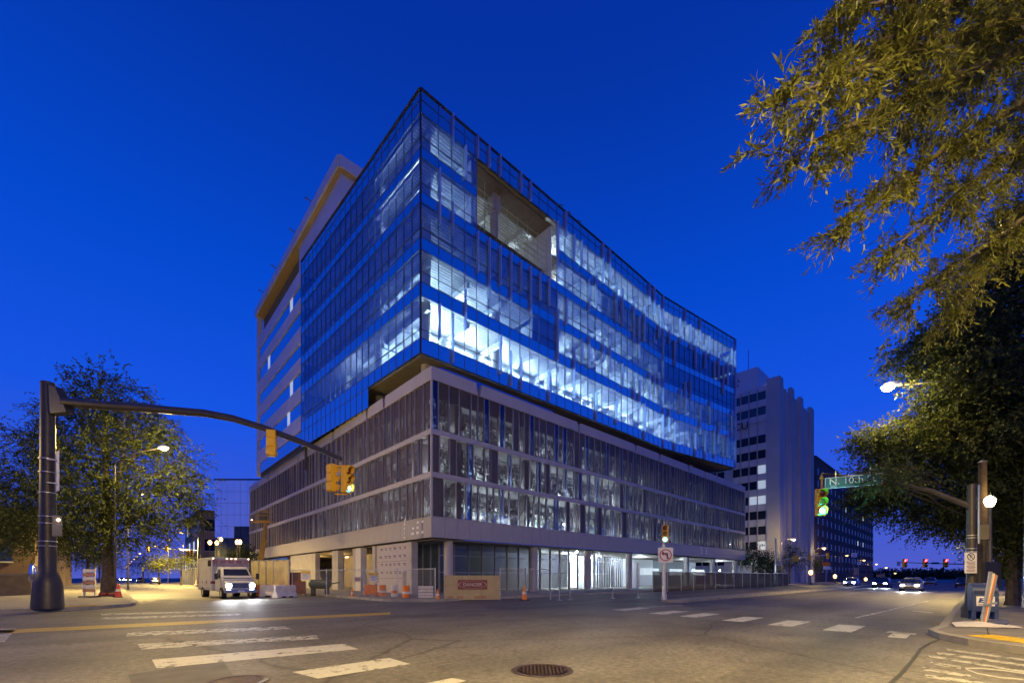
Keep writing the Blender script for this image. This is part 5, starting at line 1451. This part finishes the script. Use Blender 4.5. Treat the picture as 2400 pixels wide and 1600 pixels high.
def fence(pts, h, label, mm, step=3.0, pr_=.035, group=None, posts_h=None):
    p0 = pts[0]; t = thing('chain_link_fence', label, 'fence', (p0.x, p0.y, 0), group=group)
    for a, b in zip(pts[:-1], pts[1:]):
        L = (b - a).length; n = max(1, round(L / step)); d = (b - a) / n
        for k in range(n):
            p = a + d * k; q = p + d
            MB().cyl((p.x, p.y, .0), (p.x, p.y, posts_h or h + .08), pr_, n=8).build('post', GALV, t, world=True)
            MB().bar((p.x, p.y, h), (q.x, q.y, h), .045).build('top_rail', GALV, t, world=True)
            e = (q - p).normalized() * .04
            MB().add([(p.x + e.x, p.y + e.y, .08), (q.x - e.x, q.y - e.y, .08), (q.x - e.x, q.y - e.y, h - .03), (p.x + e.x, p.y + e.y, h - .03)], [(0, 1, 2, 3)]).build('mesh_panel', mm, t, world=True)
    q = pts[-1]; MB().cyl((q.x, q.y, .0), (q.x, q.y, h + .08), pr_, n=8).build('post', GALV, t, world=True)
    return t
def ft(px, Y): v = WG(px, Y); v.z = 0; return v
fence([ft(685, 34), ft(853, 31.3), ft(1020, 27.6)], 2.05, 'bare chain link fence from the concrete wall to the danger board', CHAIN, 3.2)
fence([ft(1172, 28), ft(1290, 28.6)], 2.05, 'short bare chain link fence just past the danger board', CHAIN, 1.9)
fence([Vector((ua(1530, -6.6), -6.6, 0)), Vector((66, -6.6, 0))], 2.1, 'long brown screened fence in front of the far half of the podium', SCREEN, 3.0)
fence([Vector((-6.6, 92, 0)), Vector((-6.6, 44, 0))], 3.2, 'tall grey screened fence along the side street behind the orange white barriers', SCREENG, 3.0)
for px in (1311, 1336, 1436, 1495):
    p = ft(px, 27.8 + (px - 1300) * .02); t = thing('steel_post', {1311: 'thin steel post first right of the entrance', 1336: 'thin steel post second in front of the bright doorway', 1436: 'lone thin steel post before the lobby glazing', 1495: 'thin steel post close to the turn sign'}[px], 'post', (p.x, p.y, 0))
    MB().cyl((0, 0, 0), (0, 0, 2.5), .035, n=8).build('shaft', GALV, t); MB().box(-.12, -.12, 0, .12, .12, .04).build('foot', GALV, t)
# canvas screen
a, b = ft(589, 36.2), ft(678, 34.2)
t = thing('canvas_screen', 'tall yellow lit canvas screen hung between posts next to the ambulance', 'screen', (a.x, a.y, 0))
n = 5
for k in range(n):
    p = a.lerp(b, k / n); q = a.lerp(b, (k + 1) / n); m = MB(); c = 7
    nn = Vector((-(b - a).y, (b - a).x, 0)).normalized()
    for i in range(c):
        f0, f1 = i / c, (i + 1) / c
        w0 = nn * (.05 * math.sin(f0 * PI * 3 + k)); w1 = nn * (.05 * math.sin(f1 * PI * 3 + k))
        P0 = p.lerp(q, .02 + .96 * f0) + w0; P1 = p.lerp(q, .02 + .96 * f1) + w1
        m.quad((P0.x, P0.y, .35), (P1.x, P1.y, .35), (P1.x, P1.y, 2.85), (P0.x, P0.y, 2.85))
    m.build('canvas', mat('canvas_tan', (.46, .39, .25), .85, var=.12, scale=1.5), t, True, world=True)
for k in range(n + 1):
    p = a.lerp(b, k / n); MB().cyl((p.x, p.y, 0), (p.x, p.y, 2.95), .04, n=8).build('post', GALV, t, world=True)
MB().bar((a.x, a.y, 2.88), (b.x, b.y, 2.88), .06).build('rail', GALV, t, world=True)
# jersey barriers
def jersey():
    t = thing('jersey_barrier', 'plastic barrier', 'barrier', (0, 0, 0))
    MB().ext([(-.28, 0), (.28, 0), (.28, .18), (.12, .42), (.09, .92), (-.09, .92), (-.12, .42), (-.28, .18)], -.88, .88, 'x').build('body', ORANGE, t, bevel=.03)
    for x in (-.5, .1): MB().box(x, -.29, .02, x + .35, .29, .12).build('fork_slot', TYRE, t)
    MB().cyl((.95, 0, .1), (.95, 0, .85), .05, n=8).build('hinge', GALV, t)
    return t
J = jersey(); JW = jersey(); JW.children[0].data = JW.children[0].data.copy(); JW.children[0].data.materials[0] = WPLAST
used_j = set()
def place_j(pr_, p, rz, label, group):
    o = pr_ if pr_.name not in used_j else dup(pr_, (0, 0, 0)); used_j.add(pr_.name)
    o.location = p; o.rotation_euler = (0, 0, rz); o['label'] = label; o['group'] = group
WH = ['nearest', 'second', 'third', 'fourth', 'fifth', 'sixth', 'seventh', 'eighth', 'ninth', 'tenth', 'eleventh', 'twelfth', 'thirteenth', 'fourteenth', 'fifteenth', 'sixteenth']
for k in range(16):
    p = Vector((-8.2 + .05 * k, 30 + k * 2.15, 0))
    place_j(J if k % 2 == 0 else JW, p, rad(90), f'{"orange" if k % 2 == 0 else "white"} plastic barrier, {WH[k]} from the ambulance in the line up the side street', 'orange and white barriers along the side street')
for k, (px, Y, w, lb) in enumerate([(612, 33.4, 0, 'orange barrier under the canvas screen beside the ambulance'), (640, 32.6, 1, 'white barrier between two orange ones at the canvas screen'), (668, 31.6, 1, 'scuffed white barrier at the kerb end of the canvas screen'), (650, 33.6, 0, 'orange barrier tucked behind the scuffed white one')]):
    place_j(JW if w else J, ft(px, Y), -ANG + rad([20, 25, 70, 10][k]), lb, 'barriers at the canvas screen')
# red dumpster like panels and notice boards on the fence
for (px0, px1, z0, z1, Y, lb) in [(679, 706, .2, 1.9, 34.6, 'dark red panel behind the first fence post'), (688, 716, .2, 1.2, 33.9, 'lower dark red panel behind the barrier end')]:
    a, b = ft(px0, Y), ft(px1, Y)
    t = thing('site_panel', lb, 'panel', (a.x, a.y, 0)); MB().bar((a.x, a.y, (z0 + z1) / 2), (b.x, b.y, (z0 + z1) / 2), .06, z1 - z0).build('board', mat('panel_red', (.14, .03, .035), .6, var=.2), t, world=True)
    MB().bar((a.x, a.y, 0), (a.x, a.y, z1), .07).bar((b.x, b.y, 0), (b.x, b.y, z1), .07).build('post', WOODP, t, world=True)
def notice(px, py, w, h, Y, lb, band=True):
    t = thing('notice_board', lb, 'sign', tuple(W(px, py, Y)), -ANG); k = Y / FOC / 2
    MB().box(-w * k, -.012, -h * k, w * k, .012, h * k).build('plate', mat('notice_yellow', (.62, .42, .08), .6, var=.05) if band else mat('notice_pink', (.5, .38, .33), .6), t)
    if band: MB().box(-w * k * .9, -.018, -h * k * .9, w * k * .9, -.0125, h * k * .45).build('sheet', SIGNW, t)
    m = MB()
    for j in range(4): m.box(-w * k * .7, -.022, h * k * (.3 - j * .28), w * k * (.7 - .2 * (j % 2)), -.0185, h * k * (.38 - j * .28))
    m.build('print_line', SIGNB, t)
notice(716, 1348, 22, 22, 33.2, 'yellow topped notice on the fence near the concrete wall')
notice(876, 1353, 22, 23, 30.6, 'yellow topped notice on the fence below the lilac board')
notice(839, 1357, 16, 11, 31.2, 'small pink notice on the fence beside the white pier', False)
# drums, tank, barricades behind the fence
def drum(p, lb, m):
    t = thing('drum', lb, 'drum', tuple(p), group='drums behind the fence')
    MB().lathe([(.26, 0), (.26, .3), (.27, .3), (.27, .33), (.25, .33), (.25, .6), (.26, .6), (.26, .63), (.24, .63), (.235, .92), (.2, .95)], n=16).build('shell', m, t, True)
    MB().lathe([(.262, .38), (.262, .55)], n=16).build('band', WPLAST if m is ORANGE else ORANGE, t, True)
drum(ft(897, 31.5), 'orange drum behind the fence left of the white buckets', ORANGE); drum(ft(925, 30.6), 'white drum near the fence post', WPLAST); drum(ft(952, 29), 'orange drum beside the pale pallet board', ORANGE)
t = thing('plastic_barricade', 'orange folding barricade with two dark holes behind the fence', 'barricade', tuple(ft(868, 31.8)), -ANG)
MB().box(-.5, -.05, .25, .5, .05, .95).build('panel', ORANGE, t, bevel=.03)
for x in (-.2, .2): MB().lathe([(.07, -.06), (.07, -.052)], n=10).build('hole', SIGNB, t, loc=(x, 0, .6)).rotation_euler = (rad(90), 0, 0)
for x in (-.42, .42): MB().box(x - .05, -.25, 0, x + .05, .25, .25).build('leg', ORANGE, t)
t = thing('storage_tank', 'dark green portable tank lying behind the fence', 'tank', tuple(ft(752, 34.5)), -ANG)
MB().tube([(-.9, 0, .95), (-.75, 0, .95), (.6, 0, .95), (.75, 0, .95)], [.22, .38, .38, .2], 14).build('barrel', mat('tank_green', (.03, .05, .04), .5, var=.15), t, True)
MB().bar((.7, 0, .95), (1.5, 0, 1.1), .09).build('spout', POLE, t)
for x in (-.6, .5): MB().box(x - .05, -.35, 0, x + .05, .35, .6).build('skid', POLE, t)
t = thing('pallet_board', 'pale pallet board standing at the fence foot', 'board', tuple(ft(998, 28.6)), -ANG); 
for k in range(4): MB().box(-.5, -.02, .08 + k * .22, .5, .02, .27 + k * .22).build('plank', WPLAST, t)
t = thing('pale_post', 'thick pale square post beside the lilac board', 'post', tuple(ft(948, 29.6)), -ANG); MB().box(-.1, -.1, 0, .1, .1, 1.85).build('shaft', mat('cream_post', (.6, .52, .36), .7), t); MB().box(-.13, -.13, 1.85, .13, .13, 1.9).build('cap', WPLAST, t)
# danger hoarding
a, b = ft(1041, 27.6), ft(1171, 27.9)
t = thing('hoarding', 'yellow lit plywood hoarding with a red danger board in the middle', 'hoarding', tuple(a), math.atan2(b.y - a.y, b.x - a.x)); Lh = (b - a).length
PLY = mat('plywood', (.42, .33, .17), .8, var=.12, scale=1.6)
for k in range(3): MB().box(Lh * k / 3, -.02, .05, Lh * (k + 1) / 3 - .012, .02, 1.62).build('sheet', PLY, t)
MB().box(0, .02, 1.5, Lh, .1, 1.6).box(0, .02, .2, Lh, .1, .3).build('rail', WOODP, t)
pl_ = MB().box(.86, -.036, .72, 2.76, -.022, 1.34).build('danger_plate', mat('plate_maroon', (.17, .035, .04), .5, var=.1), t)
m = MB(); v_, f_ = ring(.86, .92, 40, 0)
m.add([(x * 1.0 + 1.81, -.041 + y * .3, z * .27 + 1.03) for x, y, z in v_], f_); m.build('oval_ring', mat('plate_pink', (.5, .25, .25), .6), pl_)
put_text('DANGER', .30, mat('plate_letter', (.62, .5, .47), .6, var=0), pl_, (1.81, -.04, 1.02), (rad(90), 0, 0), .003)
for x, c in ((.3, 2), (.9, 2), (2.0, 4)):
    for k in range(c):
        v_, f_ = ring(.05, .085, 14, 0)
        m = MB(); m.add([(q[0] + x + k * .2, -.026 + q[1] * .3, q[2] + .22) for q in v_], f_); m.build('stencil_ring', mat('stencil_red', (.3, .05, .04), .7), t)
# boom lift
bl_ = ft(612, 46)
t = thing('boom_lift', 'orange telescopic boom lift with its basket raised in front of the podium', 'boom lift', tuple(bl_), -ANG)
k = 46 / FOC
YB = mat('boom_orange', (.38, .22, .05), .6, var=.2)
MB().bar((-.6, 0, .6), (.35, 0, 5.6), .42, .35).build('boom', YB, t)
MB().bar((.35, 0, 5.6), (.5, 0, 7.3), .28, .25).build('fly_boom', YB, t)
MB().box(-1.0, -.5, 7.35, 1.15, .5, 7.5).build('basket_floor', YB, t)
for x in (-.15, .95):
    MB().box(x - .03, -.5, 7.5, x + .03, -.44, 8.5).build('basket_post', YB, t)
bk = MB()
for z in (8.0, 8.5): bk.box(-.15, -.5, z, .95, -.45, z + .06).box(-.15, .45, z, .95, .5, z + .06)
bk.build('basket_rail', YB, t); MB().box(-.1, -.1, 7.6, .6, .3, 8.3).build('control_box', DARK, t)
MB().box(-1.6, -1, .35, .6, 1, 1.3).build('chassis', YB, t, bevel=.08)
for x in (-1.2, .3):
    for y in (-1.0, 1.0): MB().cyl((x, y - .15, .4), (x, y + .15, .4), .4, n=16).build('wheel', TYRE, t, True)
MB().lathe([(.01, -.08), (.1, 0), (.01, .08)], n=8).build('beacon', E_AMB, t, loc=(-1.0, 0, 7.6))

# ------------------------------------------------------------------ vehicles
def wheel(t, c, r, w):
    o = MB().cyl((c[0] - w / 2, c[1], c[2]), (c[0] + w / 2, c[1], c[2]), r, n=20).build('wheel', TYRE, t, True)
    MB().cyl((c[0] - w / 2 - .01, c[1], c[2]), (c[0] + w / 2 + .01, c[1], c[2]), r * .6, n=16).build('rim', CHROME, o, True)
# ambulance: x across, front at -y
AW = mat('ambulance_paint', (.46, .45, .44), .35, var=.06)
amb = Vector((-11.35, 6.6, 0))
t = thing('ambulance', 'white box ambulance numbered 71 with headlights on, waiting at the side street mouth', 'ambulance', tuple(amb), rad(4))
MB().box(-1.2, 2.35, .55, 1.2, 6.6, 2.88).build('module_box', AW, t, bevel=.05)
MB().box(-1.22, 2.3, 2.82, 1.22, 6.65, 2.93).build('roof_cap', AW, t, bevel=.03)
RBAND = mat('maroon_stripe', (.16, .02, .05), .45, var=.05)
MB().box(-1.215, 2.34, 1.05, 1.215, 6.62, 1.22).build('stripe', RBAND, t)
MB().box(-1.12, 2.335, 2.28, 1.12, 2.348, 2.80).build('front_panel', mat('pinkish_grey_front', (.40, .30, .29), .5), t)  # panel a little pinker than the body paint
# cab
def loft(sec, m, name, bevel=0.0):
    mb_ = MB(); n = len(sec[0]); vs = [p for s_ in sec for p in s_]; fs_ = []
    for i in range(len(sec) - 1):
        for j in range(n): fs_.append((i * n + j, i * n + (j + 1) % n, (i + 1) * n + (j + 1) % n, (i + 1) * n + j))
    fs_.append(tuple(range(n))[::-1]); fs_.append(tuple(range((len(sec) - 1) * n, len(sec) * n)))
    mb_.add(vs, fs_); return mb_.build(name, m, t, True, bevel=bevel)
def sect(y, w0, w1, z0, z1): return [(-w0, y, z0), (w0, y, z0), (w0, y, (z0 + z1) * .5), (w1, y, z1), (-w1, y, z1), (-w0, y, (z0 + z1) * .5)]
loft([sect(.35, .98, .98, .5, 1.38), sect(2.34, 1.0, 1.0, .5, 1.42)], AW, 'cab_body', .03)
loft([sect(-.05, .93, .86, .62, 1.12), sect(.2, .97, .92, .55, 1.22), sect(.75, .98, .94, .55, 1.36)], AW, 'hood', .03)
loft([sect(.72, .97, .90, 1.36, 1.46), sect(1.35, .95, .80, 1.36, 2.16), sect(1.6, .95, .82, 1.36, 2.24), sect(2.34, .96, .86, 1.36, 2.26)], AW, 'cab_top', .02)
ws = MB(); ws.add([(-.84, .70, 1.43), (.84, .70, 1.43), (.72, 1.27, 2.09), (-.72, 1.27, 2.09)], [(0, 1, 2, 3)]); o = ws.build('windshield', CGLASS, t); sm_ = o.modifiers.new('thick', 'SOLIDIFY'); sm_.thickness = .02
for s in (-1, 1):
    o = MB().add([(s * .985, .95, 1.45), (s * .985, 1.95, 1.45), (s * .90, 1.95, 2.1), (s * .91, 1.35, 2.05)], [(0, 1, 2, 3)]).build('side_window', CGLASS, t); sm_ = o.modifiers.new('thick', 'SOLIDIFY'); sm_.thickness = .02
    MB().box(s * 1.0 - .012, .85, .62, s * 1.0 + .012, 2.1, 1.4).build('door', AW, t)
    m_ = MB().box(s * 1.28 - .1, .7, 1.35, s * 1.28 + .1, .78, 1.78).build('mirror', POLE, t, bevel=.02); MB().bar((s * .98, .8, 1.45), (s * 1.25, .76, 1.5), .04).build('bracket', POLE, m_)
    MB().lathe([(.01, -.09), (.15, -.04), (.165, .02)], n=14).build('headlight', E_HEAD, t, True, loc=(s * .72, -.06, .92)).rotation_euler = (rad(-90) if False else rad(90), 0, 0)
    MB().box(s * .72 - .17, -.06, .78, s * .72 + .17, 0, 1.06).build('headlight_housing', CHROME, t, bevel=.02)
    MB().box(s * .9 - .05, -.04, .80, s * .9 + .05, .04, 1.0).build('turn_lamp', mat('amber_lens', (.5, .2, .02), .3), t)
    for y in (.55, 5.1): wheel(t, (s * (.92 if y < 1 else 1.02), y, .40), .40, .26 if y < 1 else .38)
gr = MB().box(-.52, -.07, .76, .52, -.02, 1.08).build('grille', POLE, t)
for k in range(4): MB().box(-.5, -.085, .78 + k * .075, .5, -.068, .805 + k * .075).build('grille_bar', CHROME, gr)
MB().box(-1.0, -.25, .42, 1.0, -.02, .64).build('bumper', CHROME, t, bevel=.03)
MB().box(-.2, -.262, .46, .2, -.25, .6).build('plate', SIGNW, t)
for k in range(5):
    x = -1.0 + k * .5
    w_ = MB().box(x - .14, 2.30, 2.56, x + .14, 2.336, 2.72).build('warning_light', mat('warning_red', (.22, .02, .03), .25), t); MB().box(x - .11, 2.29, 2.585, x + .11, 2.301, 2.695).build('lens', mat('warning_lens', (.5, .22, .22), .2), w_)
for x in (-1.12, -.28, 0, .28, 1.12): MB().lathe([(.01, -.05), (.055, 0), (.01, .05)], n=8).build('clearance_lamp', E_AMB, t, loc=(x, 2.3, 2.86))
put_text('71', .26, SIGNB, t, (-.98, 2.326, 2.42), (rad(90), 0, 0), .004)
MB().box(-1.225, 2.5, 2.3, -1.205, 3.4, 2.75).build('side_window', CGLASS, t)
for k in range(3): MB().box(-1.23, 2.6 + k * 1.3, .7, -1.205, 3.6 + k * 1.3, 2.2).build('compartment_door', AW, t)
for x in (-.72, .72): lamp('headlight_beam', t, (x, -.35, .9), 500, (.92, .96, 1.0), .08, spot=75).rotation_euler = (rad(84), 0, 0 if False else rad(180))
# cars: x across, front at -y
def car(loc, rz, label, col, heads=True, tails=False, group='cars on the avenue'):
    global t
    t = thing('car', label, 'car', tuple(loc), rz, group)
    m = mat('car_paint_%d' % int(col[0] * 1000 + col[2] * 77), col, .25, .2, var=0)
    loft([sect(0, .72, .70, .35, .62), sect(.25, .86, .80, .22, .74), sect(1.3, .90, .86, .2, .90), sect(3.9, .90, .86, .2, .95), sect(4.45, .84, .80, .25, .9), sect(4.6, .76, .74, .4, .8)], m, 'body', .03)
    loft([sect(1.25, .84, .80, .86, .94), sect(2.0, .80, .62, .9, 1.42), sect(3.1, .80, .62, .9, 1.44), sect(4.0, .82, .74, .9, .97)], CGLASS, 'cabin_glass')
    loft([sect(1.95, .63, .60, 1.40, 1.455), sect(3.15, .63, .60, 1.42, 1.475)], m, 'roof')
    for s in (-1, 1):
        for y in (.85, 3.65): wheel(t, (s * .80, y, .32), .32, .2)
        MB().box(s * .58 - .16, -.02, .56, s * .58 + .16, .1, .70).build('headlight', E_HEAD if heads else CHROME, t)
        MB().box(s * .60 - .16, 4.52, .64, s * .60 + .16, 4.63, .78).build('tail_light', E_TAIL if tails else SIGNR, t)
        MB().box(s * .98 - .09, 1.45, .95, s * .98 + .09, 1.55, 1.08).build('mirror', m, t)
    MB().box(-.5, -.03, .3, .5, .02, .5).build('grille', POLE, t)
    MB().box(-.22, 4.6, .45, .22, 4.64, .57).build('plate', SIGNW, t)
    if heads:
        for s in (-1, 1): lamp('headlight_beam', t, (s * .58, -.15, .62), 400, (.92, .96, 1), .06, spot=80).rotation_euler = (rad(84), 0, rad(180))
    if tails:
        lamp('tail_glow', t, (0, 4.9, .7), 25, (1, .05, .04), .2)
for px, Y, lb, c in [(2132, 46, 'silver car with bright headlights nearest on the avenue', (.35, .36, .38)), (2062, 60, 'dark car with headlights behind the silver one', (.05, .05, .06)), (1990, 72, 'white car with headlights farther back beside the screened fence', (.55, .55, .55))]:
    p = WG(px, Y); car((p.x, p.y, 0), rad(-90), lb, c)
for px, Y, lb, c in [(2258, 62, 'dark car with red tail lights behind the mail box', (.06, .02, .02)), (2178, 84, 'grey car with red tail lights driving off in the middle of the avenue', (.2, .2, .22))]:
    p = WG(px, Y); car((p.x, p.y, 0), rad(-90), lb, c, heads=False, tails=True)
p = WG(300, 150)
car((p.x, p.y, 0), rad(0), 'small car with glaring headlights far up the side street', (.3, .3, .3), group='cars on the side street')
p = WG(285, 190); car((p.x, p.y, 0), rad(0), 'second car with headlights at the very end of the side street', (.1, .1, .1), group='cars on the side street')
p = WG(366, 100); car((p.x, p.y, 0), rad(0), 'pale parked car at the end of the orange white barriers', (.5, .5, .48), heads=False, group='cars on the side street')
p = WG(331, 120); car((p.x, p.y, 0), rad(0), 'dark parked car under the dark round tree', (.12, .09, .07), heads=False, group='cars on the side street')
